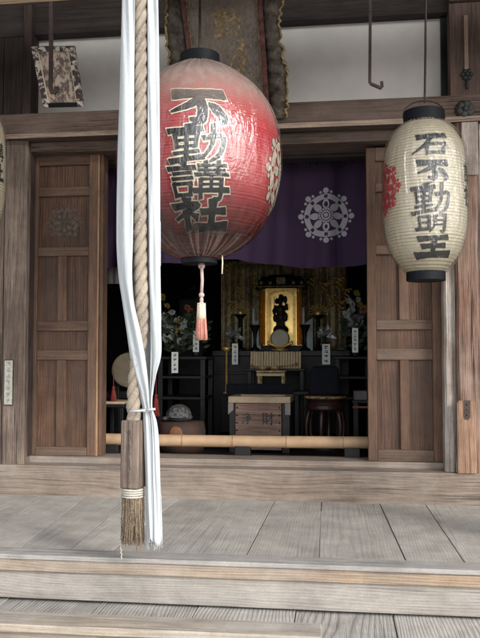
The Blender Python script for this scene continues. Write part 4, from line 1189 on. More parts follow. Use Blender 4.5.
# arch frame
b=MB(); pts=[]
xo0,xo1=xx(267),xx(296); xi0,xi1=xx(269.5),xx(293.5); zi=zz(297); zo=zz(289)
n=16; outer=[];inner=[]
for i in range(n+1):
    a=math.pi*i/n
    inner.append(((xi0+xi1)/2-(xi1-xi0)/2*math.cos(a), zi+(zz(291)-zi)*math.sin(a)))
    outer.append((xo0+(xo1-xo0)*i/n, zo))
vs=[];fs=[]
for (a,b2),(c2,d2) in zip(outer,inner): vs+=[(a,SY-.075,b2),(c2,SY-.075,d2),(a,SY-.055,b2),(c2,SY-.055,d2)]
for i in range(n):
    k=i*4; fs+=[(k,k+1,k+5,k+4),(k+2,k+6,k+7,k+3),(k+1,k+3,k+7,k+5),(k,k+4,k+6,k+2)]
b.add(vs,fs); b.box(xo0,xi0,SY-.075,SY-.055,zb0_,zi); b.box(xi1,xo1,SY-.075,SY-.055,zb0_,zi)
b.build('arch_frame',M['gold'],t)
for (pa,pb_,sx) in ((261.5,268,-1),(295.5,302,1)):
    b=MB(); xin=xx(268 if sx<0 else 295.3); xout=xx(261.3 if sx<0 else 302.2)
    za,zbq=zb0_+.004,zz(288)
    b.hexa([(xin,SY+.0,za),(xout,SY-.10,za),(xout-sx*.0+sx*.008,SY-.09,za),(xin+sx*.008,SY+.01,za),(xin,SY,zbq),(xout,SY-.10,zbq),(xout+sx*.008,SY-.09,zbq),(xin+sx*.008,SY+.01,zbq)])
    dd=b.build('door',M['goldpaint'],t)
# roof
b=MB(); x0,x1=xx(256),xx(307)
for (z0q,z1q,e,yy) in ((289,285.5,0,.04),(285.5,280,.018,.02),(280,276.5,.035,0),(276.5,274.5,.10,-.03)):
    b.hexa([(x0+e,SY-yy-.02,zz(z0q)),(x1-e,SY-yy-.02,zz(z0q)),(x1-e,SYb,zz(z0q)),(x0+e,SYb,zz(z0q)),(x0+e+.008,SY-yy-.01,zz(z1q)),(x1-e-.008,SY-yy-.01,zz(z1q)),(x1-e-.008,SYb,zz(z1q)),(x0+e+.008,SYb,zz(z1q))])
rf_=b.build('roof',M['black'],t,bevel=.003)
b=MB()
for p in (262,271,279,284,294,302):
    x=xx(p); b.box(x-.012,x+.012,SY-.066,SY-.061,zz(285),zz(282)); 
b.box(xx(277),xx(286),SY-.068,SY-.0625,zz(284.5),zz(278)); b.box(x0+.01,x1-.01,SY-.0655,SY-.0615,zz(287.6),zz(286.4))
b.each('gold_fitting',M['oldgold'],rf_,bevel=.002)
b=MB()
for p in (265,270,276,282,288,294,299): b.ell((xx(p),SY-.05,zz(290.5)),(.008,.006,.012),8,6)
b.each('lower_ornament',M['gold'],t,smooth=True)
# statue
sY=2.035; sx_=X(280.5,sY,315); z=lambda q:Z(q,sY,281); m=S(sY)
t=thing('statue','small dark standing guardian statue inside the gold shrine','statue',(sx_,sY,zb0_))
b=MB()
b.ell((sx_,sY,z(337)),(8.5*m,.055,6*m)); b.ell((sx_-2*m,sY,z(330)),(5.5*m,.05,5*m)); b.ell((sx_+3*m,sY,z(330)),(5*m,.05,4.5*m))
b.ell((sx_-2.0*m,sY,z(324)),(2.4*m,.03,6*m)); b.ell((sx_+2.0*m,sY,z(324)),(2.4*m,.03,6*m))
b.ell((sx_,sY,z(317)),(4.6*m,.04,4.5*m)); b.ell((sx_,sY,z(310)),(4.8*m,.04,5.5*m)); b.ell((sx_-.3*m,sY-.01,z(301)),(3.0*m,.03,3.6*m)); b.ell((sx_+.5*m,sY,z(296.5)),(2.4*m,.028,2.4*m))
b.tube([(sx_-4*m,sY,z(306)),(sx_-6.5*m,sY-.02,z(311)),(sx_-5.5*m,sY-.045,z(314.5))],[2*m,1.8*m,1.5*m],8)
b.tube([(sx_+4*m,sY,z(306)),(sx_+6.3*m,sY-.01,z(309)),(sx_+6.0*m,sY-.03,z(304))],[2*m,1.8*m,1.5*m],8)
b.ell((sx_-5.6*m,sY,z(318)),(2.0*m,.025,4*m)); b.ell((sx_+5.2*m,sY,z(317)),(2.1*m,.025,4.5*m))
b.ell((sx_-4*m,sY+.02,z(301)),(2*m,.02,3*m)); b.ell((sx_+4.6*m,sY+.02,z(299.5)),(2*m,.02,4*m))
b.build('body',M['statue'],t,smooth=True,remesh=.006)
b=MB(); b.hexa([(sx_-6.3*m,sY-.05,z(316)),(sx_-5.3*m,sY-.05,z(316)),(sx_-5.3*m,sY-.043,z(316)),(sx_-6.3*m,sY-.043,z(316)),(sx_-6.3*m,sY-.03,z(297)),(sx_-5.7*m,sY-.03,z(296)),(sx_-5.7*m,sY-.026,z(296)),(sx_-6.3*m,sY-.026,z(297))]); b.build('sword',M['statue'],t)
# mirror on stand
mY=1.86; c=at(280,338.5,mY); m=S(mY)
t=thing('round_mirror','round pale metal mirror on a small gold stand before the shrine','mirror',(c.x,mY,zalt))
b=MB(); b.lathe([(0,-.006),(8.2*m,-.006),(8.8*m,-.003),(8.8*m,.006),(0,.007)],(c.x,mY,c.z),36,axis='y'); b.build('disc',M['mirror'],t,smooth=False)
b=MB(); b.lathe([(8.8*m,-.009),(9.6*m,-.004),(9.6*m,.006),(8.8*m,.009),(8.7*m,0),(8.8*m,-.009)],(c.x,mY,c.z),36,axis='y',cap=False); b.build('rim',M['oldgold'],t,smooth=True)
b=MB(); zl=c.z-9*m
b.lathe([(.07,zalt),(.065,zalt+.012),(.03,zalt+.02),(.02,max(zl,zalt+.03))],(c.x,mY,0),20)
for s_ in (-1,1):
    b.tube([(c.x,mY,zalt+.02),(c.x+s_*8*m,mY,zl+3*m),(c.x+s_*11.5*m,mY,zl+4*m),(c.x+s_*12*m,mY-.01,zl+6.5*m)],[.010,.014,.013,.006],8)
b.build('stand',M['gold'],t,smooth=True)
# pale papers either side of the shrine
for px,lab in ((256,'pale blue paper panel standing left of the gold shrine'),(308,'pale blue paper panel standing right of the gold shrine')):
    Y=2.0; x=X(px,Y,330); b=MB(); b.hexa([(x-.035,Y,zalt+.001),(x+.04,Y,zalt+.001),(x+.04,Y+.012,zalt+.001),(x-.035,Y+.012,zalt+.001),(x-.035,Y,Z(324,Y,px)),(x+.04,Y,Z(318,Y,px)),(x+.04,Y+.012,Z(318,Y,px)),(x-.035,Y+.012,Z(324,Y,px))])
    tag(b.build('paper_screen',M['paperpanel']),lab,'paper panel','paper panels beside the shrine')
# flared black candle vases with a white candle
def candle(px,lab):
    Y=1.84; x=X(px,Y,335); m=S(Y)
    t=thing('candle_stand',lab,'candle stand',(x,Y,zalt),'black candle stands')
    zt_=Z(325,Y,px); h=zt_-zalt
    b=MB(); b.lathe([(.045,zalt),(.042,zalt+.012),(.016,zalt+.03),(.012,zalt+h*.4),(.018,zalt+h*.7),(.044,zt_-.004),(.046,zt_),(.0,zt_-.006)],(x,Y,0),20); b.build('stand',M['black'],t,smooth=True)
    b=MB(); zc=Z(308,Y,px); b.lathe([(.012,zt_-.006),(.012,zc),(0,zc+.004)],(x-.012,Y,0),12); b.build('candle',M['flower_w'],t,smooth=True)
    return t
ct=candle(255,'black flared candle stand with white candle left of the gold shrine')
d=X(305,1.84,335)-X(255,1.84,335)
dup(ct,(d,0,0),'black flared candle stand with white candle right of the gold shrine')
# radiating gold crowns
def crown(px,py,lab):
    Y=1.95; c=at(px,py,Y)
    t=thing('gold_ornament',lab,'altar ornament',(c.x,Y,zalt),'radiating gold altar ornaments')
    b=MB(); b.lathe([(.05,zalt),(.045,zalt+.015),(.02,zalt+.03),(.018,c.z-.05),(.05,c.z-.02),(.06,c.z-.015),(0,c.z-.014)],(c.x,Y,0),18); b.build('pedestal',M['black'],t,smooth=True)
    b=MB(); b.ell((c.x,Y,c.z),(.032,.03,.032)); b.build('jewel',M['gold'],t,smooth=True)
    b=MB()
    for k in range(11):
        a=math.pi*k/10; r0,r1=.045,.078
        p0=(c.x+r0*math.cos(a),Y,c.z+r0*math.sin(a)); p1=(c.x+r1*math.cos(a),Y,c.z+r1*math.sin(a))
        b.tube([p0,p1],[.003,.004],6); b.ell(p1,(.008,.007,.008),8,6)
    b.build('rays',M['gold'],t,smooth=True); return t
cr=crown(240.5,313,'radiating gold flame ornament on the altar left of the shrine')
dup(cr,(X(318,1.95,312)-X(240.5,1.95,312),0,-.01),'radiating gold flame ornament on the altar right of the shrine')
# silver lotus bunches
def lotus(px,py,lab):
    Y=1.80; c=at(px,py,Y); rnd=random.Random(31)
    t=thing('metal_lotus',lab,'altar flowers',(c.x,Y,zalt),'silver lotus arrangements')
    b=MB(); b.lathe([(.035,zalt),(.04,zalt+.02),(.018,zalt+.05),(.03,c.z-.07),(0,c.z-.071)],(c.x,Y,0),16); b.build('vase',M['black'],t,smooth=True)
    b=MB()
    for k in range(26):
        a=rnd.uniform(0,6.28); e=rnd.uniform(-.3,1.3); r=rnd.uniform(.03,.085)
        p=Vector((c.x+r*math.cos(a)*math.cos(e),Y+.6*r*math.sin(a)*math.cos(e),c.z-.02+r*.95*math.sin(e)))
        dv=Vector((math.cos(a)*math.cos(e),.6*math.sin(a),math.sin(e)+.2)).normalized()
        s1=dv.cross(Vector((.3,1,.2))).normalized()*.018
        b.add([p-dv*.02,p+s1,p+dv*.028+Vector((0,-.006,0)),p-s1],[(0,1,2,3)])
    o=b.build('petals',M['silver'],t,recalc=False); so=o.modifiers.new('t','SOLIDIFY'); so.thickness=.003
    b=MB()
    for k in range(5): b.tube([(c.x,Y,c.z-.08),(c.x+rnd.uniform(-.05,.05),Y,c.z-rnd.uniform(-.02,.03))],.003,5)
    b.build('stems',M['darkwood'],t); return t
lo=lotus(233.5,334,'silver metal lotus flowers in a dark vase at the left of the altar')
dup(lo,(X(325,1.8,334)-X(233.5,1.8,334),0,0),'silver metal lotus flowers in a dark vase at the right of the altar')
# tags
def tagcard(px0,px1,py0,py1,Y,lab,n,seed):
    x0,x1=X(px0,Y,py0),X(px1,Y,py0); z0,z1=Z(py1,Y,px0),Z(py0,Y,px0)
    t=thing('name_tag',lab,'tag',((x0+x1)/2,Y,z0),'white name tags inside the hall')
    b=MB(); b.box(x0,x1,Y,Y+.004,z0,z1); b.build('card',M['white_tag'],t)
    b=MB(); scribble(b,x0,x1,z0+.01,z1-.01,Y-.0004,n,seed); b.build('brushed_writing',M['ink'],t,recalc=False)
tagcard(171.6,178.2,352,373,1.15,'white name tag hanging off the left shelf below the chrysanthemums',4,1)
tagcard(193,199,331,352,1.40,'white name tag half hidden beneath the pink tassel',4,2)
tagcard(232,238,343.5,364.5,1.70,'white name tag below the silver lotus left of the sutra books',4,3)
tagcard(322,330,344,364.5,1.70,'broad white name tag below the silver lotus right of the shrine',4,4)
tagcard(352,358,328,352.5,1.10,'tall white name tag beside the right door below the flowers',5,5)
# gold bowl
Y=1.72; c=at(226.5,347,Y)
b=MB(); b.lathe([(.012,c.z-.04),(.03,c.z-.03),(.042,c.z),(.038,c.z),(.028,c.z-.02),(0,c.z-.025)],(c.x,Y,0),20); 
b.lathe([(.03,zalt-.35),(.03,zalt-.34),(.012,zalt-.33),(.01,c.z-.04)],(c.x,Y,0),14)
tag(b.build('gold_bowl',M['gold'],None,smooth=True),'small shining gold bowl on a stem left of the lotus tag','bowl')
# sutra stack: long folded book edge on a dark stand
QY=1.35
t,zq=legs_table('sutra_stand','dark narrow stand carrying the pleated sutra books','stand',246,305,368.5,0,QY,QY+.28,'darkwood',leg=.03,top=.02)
x0,x1=X(250,QY+.01,360),X(301,QY+.01,360); zt_=Z(351.5,QY,275)
t=thing('sutra_books','row of folded cream sutra books with pleated edges on a dark stand','books',((x0+x1)/2,QY+.08,zq))
n=19; b=MB(); rnd=random.Random(6)
for i in range(n):
    a=x0+(x1-x0)*i/n; c_=x0+(x1-x0)*(i+1)/n; lean=rnd.uniform(-.002,.002)
    b.hexa([(a+.001,QY+.01,zq),(c_-.001,QY+.01,zq),(c_-.001,QY+.15,zq),(a+.001,QY+.15,zq),(a+.001+lean,QY+.03,zt_+lean),(c_-.001+lean,QY+.03,zt_+lean),(c_-.001+lean,QY+.16,zt_),(a+.001+lean,QY+.16,zt_)])
b.build('pages',M['sutra'],t,bevel=.002,seg=1)
b=MB(); p0,p1=at(252,366,QY-.01),at(296,364,QY-.01)
b.tube([p0+(p1-p0)*k/20+Vector((0,-.004,-.012*math.sin(math.pi*k/20))) for k in range(21)],.005,6); b.ell(p0,(.013,.012,.013)); b.ell(p1,(.013,.012,.013)); b.build('bead_cord',M['oldgold'],t,smooth=True)
# small reading desk in front
DY=1.12
t,zd=legs_table('reading_desk','small gilt edged reading desk in front of the sutra books','desk',256,285,370.5,0,DY,DY+.2,'oldgold',leg=.018,top=.016,zfloor=IFZ)
b=MB(); x0,x1=X(256,DY,380),X(285,DY,380); b.box(x0+.004,x1-.004,DY+.004,DY+.018,Z(376,DY,270),Z(373.4,DY,270)); b.build('rail',M['sutra'],t)
for px in (262,275):
    Y=DY+.08; c=at(px,368,Y); b=MB(); b.lathe([(.02,zd),(.034,zd+.012),(.040,zd+.03),(.035,zd+.03),(.0,zd+.015)],(c.x,Y,0),18)
    tag(b.build('gold_dish',M['oldgold'],None,smooth=True),'small dull gold dish on the reading desk, '+('left one' if px==262 else 'right one'),'dish','dishes on the reading desk')
# black cloth covered desk
KY=.98
t,zk=legs_table('cloth_table','low table under a black cloth directly behind the offering box','table',228,289,385,0,KY,KY+.12,'black',leg=.03)
b=MB(); x0,x1=X(226.5,KY-.01,390),X(291,KY-.01,390); b.grid(lambda u,v:(x0+(x1-x0)*u,KY-.012-.006*math.sin(u*40)*v,zk+.004-(zk-Z(402,KY,260))*v),60,8)
b.grid(lambda u,v:(x0+(x1-x0)*u,KY-.012+.14*v,zk+.0045),4,2)
o=b.build('cover_cloth',M['blackcloth'],None,smooth=False,recalc=False); so=o.modifiers.new('t','SOLIDIFY'); so.thickness=.003
tag(o,'black cloth draped over the low table behind the offering box','cloth')
# offering box
OY=.62
x0,x1=X(228.5,OY,400),X(290.5,OY,400); fx0,fx1=X(235.5,OY,420),X(281.5,OY,420)
zt_=Z(396.5,OY,260); zl=Z(403,OY,260)
t=thing('offering_box','wooden offering box with pale rim and two black characters behind the bamboo rail','offering box',((x0+x1)/2,OY,IFZ))
b=MB(); b.box(x0,x1,OY-.02,OY+.03,zl,zt_); b.box(x0,x1,OY+.27,OY+.32,zl,zt_); b.box(x0,x0+.05,OY+.0305,OY+.2695,zl,zt_); b.box(x1-.05,x1,OY+.0305,OY+.2695,zl,zt_); b.build('rim',M['cream'],t,bevel=.004)
b=MB(); b.box(fx0,fx1,OY-.012,OY+.01,IFZ+.02,zl-.003); fb=b.build('front_board',M['boxwood'],t,bevel=.003)
b=MB(); b.box(fx0,fx1,OY+.26,OY+.28,IFZ+.02,zl-.003); b.box(fx0,fx0+.02,OY+.0105,OY+.2595,IFZ+.02,zl-.003); b.box(fx1-.02,fx1,OY+.0105,OY+.2595,IFZ+.02,zl-.003); b.each('box_side',M['boxwood'],t)
for a,c_ in ((x0+.006,fx0-.004),(fx1+.004,x1-.006)):
    b=MB(); b.box(a,c_,OY-.006,OY+.30,IFZ,zl-.001); lg=b.build('leg',M['darkwood'],t,bevel=.003)
    b=MB(); cxx=a if a<fx0-.02 else c_; 
for a,c_ in ((x0,x0+.035),(x1-.035,x1)):
    b=MB(); z_=zl-.001; b.hexa([(a,OY-.018,z_-.075),(c_,OY-.018,z_-.045 if a==x0 else z_-.075),(c_,OY-.0125,z_-.045 if a==x0 else z_-.075),(a,OY-.0125,z_-.075),(a,OY-.018,z_),(c_,OY-.018,z_),(c_,OY-.0125,z_),(a,OY-.0125,z_)]); b.build('corner_bracket',M['greyedge'],t)
for ch,(a,y0,c_,y1) in (('jo',(242.5,413,251.5,424)),('zai',(262.5,412.5,274,424.5))):
    b=MB(); write(b,ch,(X(a,OY,418),Z(y0,OY,258),X(c_,OY,418),Z(y1,OY,258)),lambda u,v,o:Vector((u,OY-.0122-o,v)),.0006,grow=.012); b.build('character',M['ink'],fb,recalc=False)
b=MB()
for x in (fx0+.012,fx1-.012):
    for k in range(4): b.ell((x,OY-.013,zl-.03-k*.05),(.006,.005,.006),8,6)
b.each('nail',M['black'],fb,smooth=True)

# round stool with black padded top on the right
TY=.95; c=at(325,400,TY); m=S(TY)
t=thing('round_stool','round red brown lacquered stool with bowed legs right of the offering box','stool',(c.x,TY,IFZ))
zz=lambda q:Z(q,TY,325)
b=MB(); b.lathe([(0,zz(394)),(19*m,zz(394)),(20.5*m,zz(395.5)),(20.5*m,zz(398)),(18.5*m,zz(400)),(17*m,zz(402.5)),(19*m,zz(405)),(19*m,zz(408.5)),(17*m,zz(410)),(0,zz(410))],(c.x,TY,0),36); b.build('seat',M['brown'],t,smooth=False,bevel=.003)
b=MB(); b.lathe([(20.7*m,zz(398)),(21.2*m,zz(397)),(20.7*m,zz(395.6))],(c.x,TY,0),36); b.build('gilt_rim',M['oldgold'],t)
for k in range(6):
    a=k*math.pi/3+.35; b=MB()
    pts=[]
    for i in range(9):
        v=i/8; r=(16.5+3.2*math.sin(math.pi*v))*m; pts.append((c.x+r*math.cos(a),TY+r*math.sin(a),zz(410)+(IFZ+.02-zz(410))*v))
    b.tube(pts,.016,8); b.build('leg',M['brown'],t,smooth=True)
b=MB(); b.lathe([(16*m,IFZ),(18.5*m,IFZ),(18.5*m,IFZ+.03),(16*m,IFZ+.03),(16*m,IFZ)],(c.x,TY,0),36); b.build('base_ring',M['brown'],t)
b=MB(); x0,x1=X(305,TY,380),X(336,TY,380); w=(x1-x0)/2
zt_=zz(366.5); zb_=zz(393.9)
b.hexa([(c.x-w,TY-.14,zb_),(c.x+w,TY-.14,zb_),(c.x+w,TY+.14,zb_),(c.x-w,TY+.14,zb_),(c.x-w*.86,TY-.12,zt_),(c.x+w*.86,TY-.12,zt_),(c.x+w*.86,TY+.12,zt_),(c.x-w*.86,TY+.12,zt_)])
tag(b.build('black_drum_box',M['blackcloth'],None,bevel=.02),'black cloth covered box resting on the round lacquered stool','box')
# curved leg stand between offering box and stool
VY=1.15; t,_z=legs_table('curved_stand','dark low stand with flat top between offering box and round stool','stand',293,309,391.5,0,VY,VY+.22,'greydark',leg=.03,top=.025)
# right shelf frame
HY_=1.35
t,zr=legs_table('shelf_frame','dark open shelf frame behind the right door','shelf',334,372,356.5,0,HY_,HY_+.35,'greydark',shelves=(376.5,397),leg=.032,top=.02)
Y=1.0; x0,x1=X(353.5,Y,395),X(367,Y,395)
b=MB(); b.box(x0,x1,Y,Y+.18,Z(400,Y,360),Z(391,Y,360)); gx=tag(b.build('storage_box',M['greyedge'],None,bevel=.004),'small grey box beside the right door on a dark side table','box')
b=MB(); z_=Z(400,Y,360)
t=thing('side_table','small dark side table with orange edge beside the right door','side table',((x0+x1)/2+.1,Y,IFZ))
b.box(x0-.01,x1+.16,Y-.02,Y+.22,z_-.022,z_-.001); b.build('tabletop',M['darkwood'],t,bevel=.003)
b=MB(); b.box(x0-.008,x1+.158,Y-.026,Y-.0202,z_-.055,z_-.041+.0); b.build('edge_strip',M['cushpatch'],t)
for x in (x0,x1+.12):
    b=MB(); b.box(x,x+.03,Y-.02,Y+.01,IFZ,z_-.0225); b.build('leg',M['darkwood'],t); b=MB(); b.box(x,x+.03,Y+.18,Y+.21,IFZ,z_-.0225); b.build('leg',M['darkwood'],t)

# left shelf
LY=1.2
t,zls=legs_table('shelf_frame','dark three tier shelf stand behind the white cloth at the left','shelf',156,206,356.5,0,LY,LY+.4,'greydark',shelves=(376,397),leg=.036,top=.022)
# splayed bamboo-dark leg pair
# flowers
def flower_vase(px,pyb,Y,zbase,heads,lab,seed):
    rnd=random.Random(seed); c=at(px,pyb,Y)
    t=thing('flower_vase',lab,'flowers',(c.x,Y,zbase),'vases of chrysanthemums')
    zt_=max(c.z,zbase+.06)
    b=MB(); b.lathe([(.03,zbase),(.036,zbase+.02),(.03,zt_-.03),(.038,zt_),(.03,zt_),(0,zt_-.01)],(c.x,Y,0),18); b.build('vase',M['greydark'],t,smooth=True)
    st_=MB(); lf=MB()
    for (hx,hy,hr,mt) in heads:
        yy=Y+rnd.uniform(-.07,.04); p=at(hx,hy,yy); r=hr*S(Y)*1.3
        st_.tube([(c.x,Y,zt_-.01),((c.x+p.x)/2+rnd.uniform(-.02,.02),(Y+yy)/2,(zt_+p.z)/2+.02),p+Vector((0,.01,-r*.3))],.003,5)
        b=MB(); r*=rnd.uniform(.75,1.25); tilt=Matrix.Rotation(rnd.uniform(-.9,.9),3,'X')@Matrix.Rotation(rnd.uniform(-.9,.9),3,'Z')
        for ring_,(n,er) in enumerate(((20,.1),(17,.5),(13,.9),(8,1.25))):
            for k in range(n):
                a=2*math.pi*k/n+ring_*.3+rnd.uniform(-.12,.12); L=r*(1-.16*ring_)*rnd.uniform(.75,1.12)
                d=(tilt@Vector((math.cos(a)*math.cos(er),-math.sin(er)*.8-.1,math.sin(a)*math.cos(er)))).normalized()
                s1=d.cross(Vector((.1,1,.2)))
                s1=(s1.normalized() if s1.length>.01 else Vector((1,0,0)))*r*.10
                q0=p+d*r*.12; q1=p+d*L*.65; q2=p+d*L+Vector((0,-.12*r,0))
                b.add([q0-s1*.4,q0+s1*.4,q1+s1,q2,q1-s1],[(0,1,2,3,4)])
        b.build('flower',M[mt],t,recalc=False)
    for k in range(70):
        a=rnd.uniform(0,6.28); h=rnd.uniform(-.02,.26); r=rnd.uniform(.01,.10)
        p=Vector((c.x+r*math.cos(a),Y+rnd.choice([.05,.05,-.09])+.05*math.sin(a),zt_+h)); d=Vector((math.cos(a),rnd.uniform(-.6,.3),rnd.uniform(-.2,.8))).normalized()
        s1=d.cross(Vector((.2,1,.3))).normalized()*.014
        lf.add([p,p+d*.03+s1,p+d*.065,p+d*.03-s1],[(0,1,2,3)])
    st_.build('stems',M['leaf'],t); lf.build('leaves',M['leaf'],t,recalc=False)
    return t
flower_vase(177,352,1.33,zls,[(172,312,4.2,'flower_w'),(163,297,3.4,'flower_y'),(167,306,3.6,'flower_y'),(177.5,320,4.2,'flower_w'),(183,324,4.4,'flower_w'),(179,322,2.6,'flower_y'),(169,329,4.2,'flower_w'),(172,336,5.0,'flower_w'),(178,331,2.8,'flower_y'),(164,317,4,'flower_w'),(184,337,3,'flower_p'),(166,324,3.8,'flower_w'),(175,327,4,'flower_w'),(182,331,3.4,'flower_w'),(166,338,4,'flower_w'),(170,321,3,'flower_y'),(180,341,3.6,'flower_w')],'vase of white and yellow chrysanthemums on the left shelf',41)
flower_vase(196,352,1.45,zls,[(187.5,308,3.8,'flower_o'),(190.5,311,3,'flower_o'),(189,315,2.6,'flower_y'),(199,300,3,'leaf'),(193,330,3,'flower_w')],'vase of orange flowers behind the pink tassel',42)
flower_vase(356,350,1.5,zr,[(349,301,3.6,'flower_w'),(357,293,2.8,'flower_y'),(358,299.5,3.2,'flower_w'),(351,311,4.2,'flower_w'),(356,318,3.6,'flower_p'),(349,322,4.4,'flower_w'),(361,323,3.6,'flower_w'),(364,309,4,'flower_o'),(360,304,3,'flower_y'),(354,325,3.8,'flower_w'),(346,315,3.4,'flower_w'),(361,315,3.8,'flower_w'),(353,304,3.2,'flower_w'),(347,330,3.2,'flower_w')],'vase of white and mauve chrysanthemums beside the right door',43)
# gold hanging ornaments in front of the brocade
def ornament(px,py,lab,sc_=1):
    Y=2.35; c=at(px,py,Y); 
    t=thing('hanging_ornament',lab,'ornament',(c.x,Y,c.z),'gold ornaments hung before the brocade')
    b=MB(); b.tube([(c.x,Y,c.z),(c.x,Y,2.96)],.0025,5); b.build('cord',M['oldgold'],t)
    b=MB()
    for k in range(7):
        b.ell((c.x+.02*math.sin(k*2.1)*sc_,Y,c.z-.014*k),(.014*sc_,.012,.013),8,6)
    for s_ in (-1,1): b.tube([(c.x,Y,c.z),(c.x+s_*.04*sc_,Y,c.z+.012),(c.x+s_*.052*sc_,Y,c.z-.012)],[.008,.006,.003],6)
    b.build('pendant',M['gold'],t,smooth=True)
ornament(324.5,284,'gold pendant ornament hanging right of the shrine roof',1.1)
ornament(339,279,'gold pendant ornament nearest the right door')
ornament(341,302,'low gold pendant above the right flowers')
ornament(257.5,283,'gold pendant ornament touching the left of the shrine roof',1.3)
ornament(226,265,'gold pendant ornament below the red lantern')
ornament(240,288,'gold pendant hanging above the left flame ornament',.9)
ornament(311,279,'gold pendant touching the right of the shrine roof',1.2)
ornament(233,302,'low gold pendant above the left silver lotus',.8)
ornament(331,296,'middle gold pendant over the right silver lotus',1.0)
ornament(347,290,'gold pendant partly behind the white and mauve flowers',.9)
def garland(pa,pb_,n,lab,seed):
    Y=2.55; rnd=random.Random(seed); t=thing('bead_garland',lab,'garland',(X((pa+pb_)/2,Y),Y,Z(262,Y,280)),'gilt bead garlands before the brocade')
    zt_=Z(264,Y,280); x0,x1=X(pa,Y,275),X(pb_,Y,275)
    b=MB(); b.box(x0-.02,x1+.02,Y-.012,Y+.012,zt_,zt_+.03); b.build('bar',M['oldgold'],t)
    for i in range(n):
        x=x0+(x1-x0)*i/(n-1); L_=rnd.choice([.16,.22,.30,.36]); b=MB(); b.tube([(x,Y,zt_),(x,Y,zt_-L_)],.002,4)
        k=0; z=zt_-.02
        while z>zt_-L_+.02:
            q=rnd.uniform(.004,.0085); b.ell((x+rnd.uniform(-.002,.002),Y,z),(q,q,q*1.2),7,5); z-=rnd.uniform(.02,.034)
        b.lathe([(.003,zt_-L_+.012),(.010,zt_-L_),(.014,zt_-L_-.022),(0,zt_-L_-.022)],(x,Y,0),10)
        b.build('bead_string',M['gold'],t,smooth=True)
garland(224,258,9,'row of gilt bead strings hanging left of the shrine',3)
garland(306,343,9,'row of gilt bead strings hanging right of the shrine',5)
# drum
UY=.95; c=at(128.5,370,UY); m=S(UY); r=17.5*m
t=thing('taiko_drum','round drum with ivory skin on a dark stand behind the rope','drum',(c.x,UY,IFZ))
b=MB(); b.lathe([(0,-.003),(r*.9,-.003),(r,0),(r,.012)],(c.x,UY,c.z),40,axis='y'); b.build('drum_skin',M['skin_drum'],t,smooth=False)
b=MB(); b.lathe([(r*1.0,.0125),(r*1.14,.12),(r*1.16,.2),(r*1.0,.36)],(c.x,UY,c.z),40,axis='y'); b.build('body',M['drumbody'],t,smooth=True)
b=MB()
for k in range(36):
    a=2*math.pi*k/36; b.ell((c.x+r*1.01*math.cos(a),UY+.008,c.z+r*1.01*math.sin(a)),(.006,.006,.006),8,6)
b.build('studs',M['iron'],t,smooth=True)
b=MB(); b.box(c.x-r,c.x-r+.04,UY+.05,UY+.3,IFZ,c.z-.45*r); b.box(c.x+r-.04,c.x+r,UY+.05,UY+.3,IFZ,c.z-.45*r); b.box(c.x-r+.041,c.x+r-.041,UY+.05,UY+.3,c.z-r*1.7,c.z-r*1.35+.01); b.build('stand',M['darkwood'],t,bevel=.004)
# stool with straw mat at left
GY=.62
t,zg=legs_table('low_table','low dark table with a pale woven top beside the left door','table',99,124,404.5,0,GY,GY+.26,'greydark',leg=.026,top=.02)
x0,x1=X(101,GY,404),X(123.5,GY,404); b=MB(); b.box(x0,x1,GY+.005,GY+.25,zg+.0005,zg+.02); b.build('woven_top',M['ceram'],t,bevel=.006)
def red_tassel(px,py0,py1,Y,lab):
    p=at(px,py0,Y); z1=Z(py1,Y,px); b=MB()
    t=thing('red_tassel',lab,'tassel',(p.x,Y,z1),'red silk tassels')
    b.ell((p.x,Y,p.z),(.012,.012,.014)); b.lathe([(.004,p.z),(.014,p.z-.02),(.016,p.z-.035),(.024,z1+.004),(.0,z1)],(p.x,Y,0),14); b.build('skirt',M['redtassel'],t,smooth=True)
    b=MB(); strands(b,p.x,Y,p.z-.03,z1-.004,.014,.026,60,3,.002); b.build('threads',M['redtassel'],t)
    b=MB(); b.tube([(p.x,Y,p.z),(p.x,Y,p.z+.12)],.003,5); b.build('cord',M['redtassel'],t)
red_tassel(156,396,415,.62,'bright red silk tassel right of the white cloth above the bamboo')
red_tassel(113.5,388,401,.66,'small dull red tassel standing on the low woven table')
b=MB(); Y=.72; c=at(111,391,Y); b.lathe([(.03,zg+.021),(.042,zg+.05),(.036,zg+.075),(.02,zg+.085),(0,zg+.086)],(c.x,Y,0),18)
tag(b.build('incense_jar',M['greydark'],None,smooth=True),'small dark jar on the low woven table by the left door','jar')
# mokugyo on cushion
KY2=.66; c=at(180.5,421,KY2); m=S(KY2)
t=thing('round_cushion','flat round faded red and green cushion under the carved gong','cushion',(c.x,KY2,IFZ))
zt_=Z(421.5,KY2,180); r=24*m; hh=max(.04,zt_-IFZ)
b=MB(); b.lathe([(0,IFZ),(r*.9,IFZ),(r,IFZ+hh*.3),(r,IFZ+hh*.7),(r*.92,zt_),(0,zt_+.004)],(c.x+.01,KY2,0),40); b.build('pad',M['cushion'],t,smooth=True)
b=MB(); b.ell((c.x+.0,KY2-r*.93,IFZ+hh*.62),(r*.32,.02,hh*.3)); b.build('brocade_patch',M['cushpatch'],t,smooth=True)
b=MB()
g_=at(179,415,KY2)
def mok(u,v):
    a=2*math.pi*u; ph=math.pi*v; rx,ry,rz=13.2*m,.085,13.5*m
    k=1+.05*math.sin(a*9)*math.sin(ph*9)*(math.sin(ph))
    zc_=zt_+.004; zz_=rz*math.cos(ph)
    if zz_<0: zz_*=.25
    return (g_.x+rx*math.sin(ph)*math.cos(a)*k,KY2+ry*math.sin(ph)*math.sin(a)*k,zc_+rz*.25+zz_*k)
b.grid(mok,72,36,cu=True)
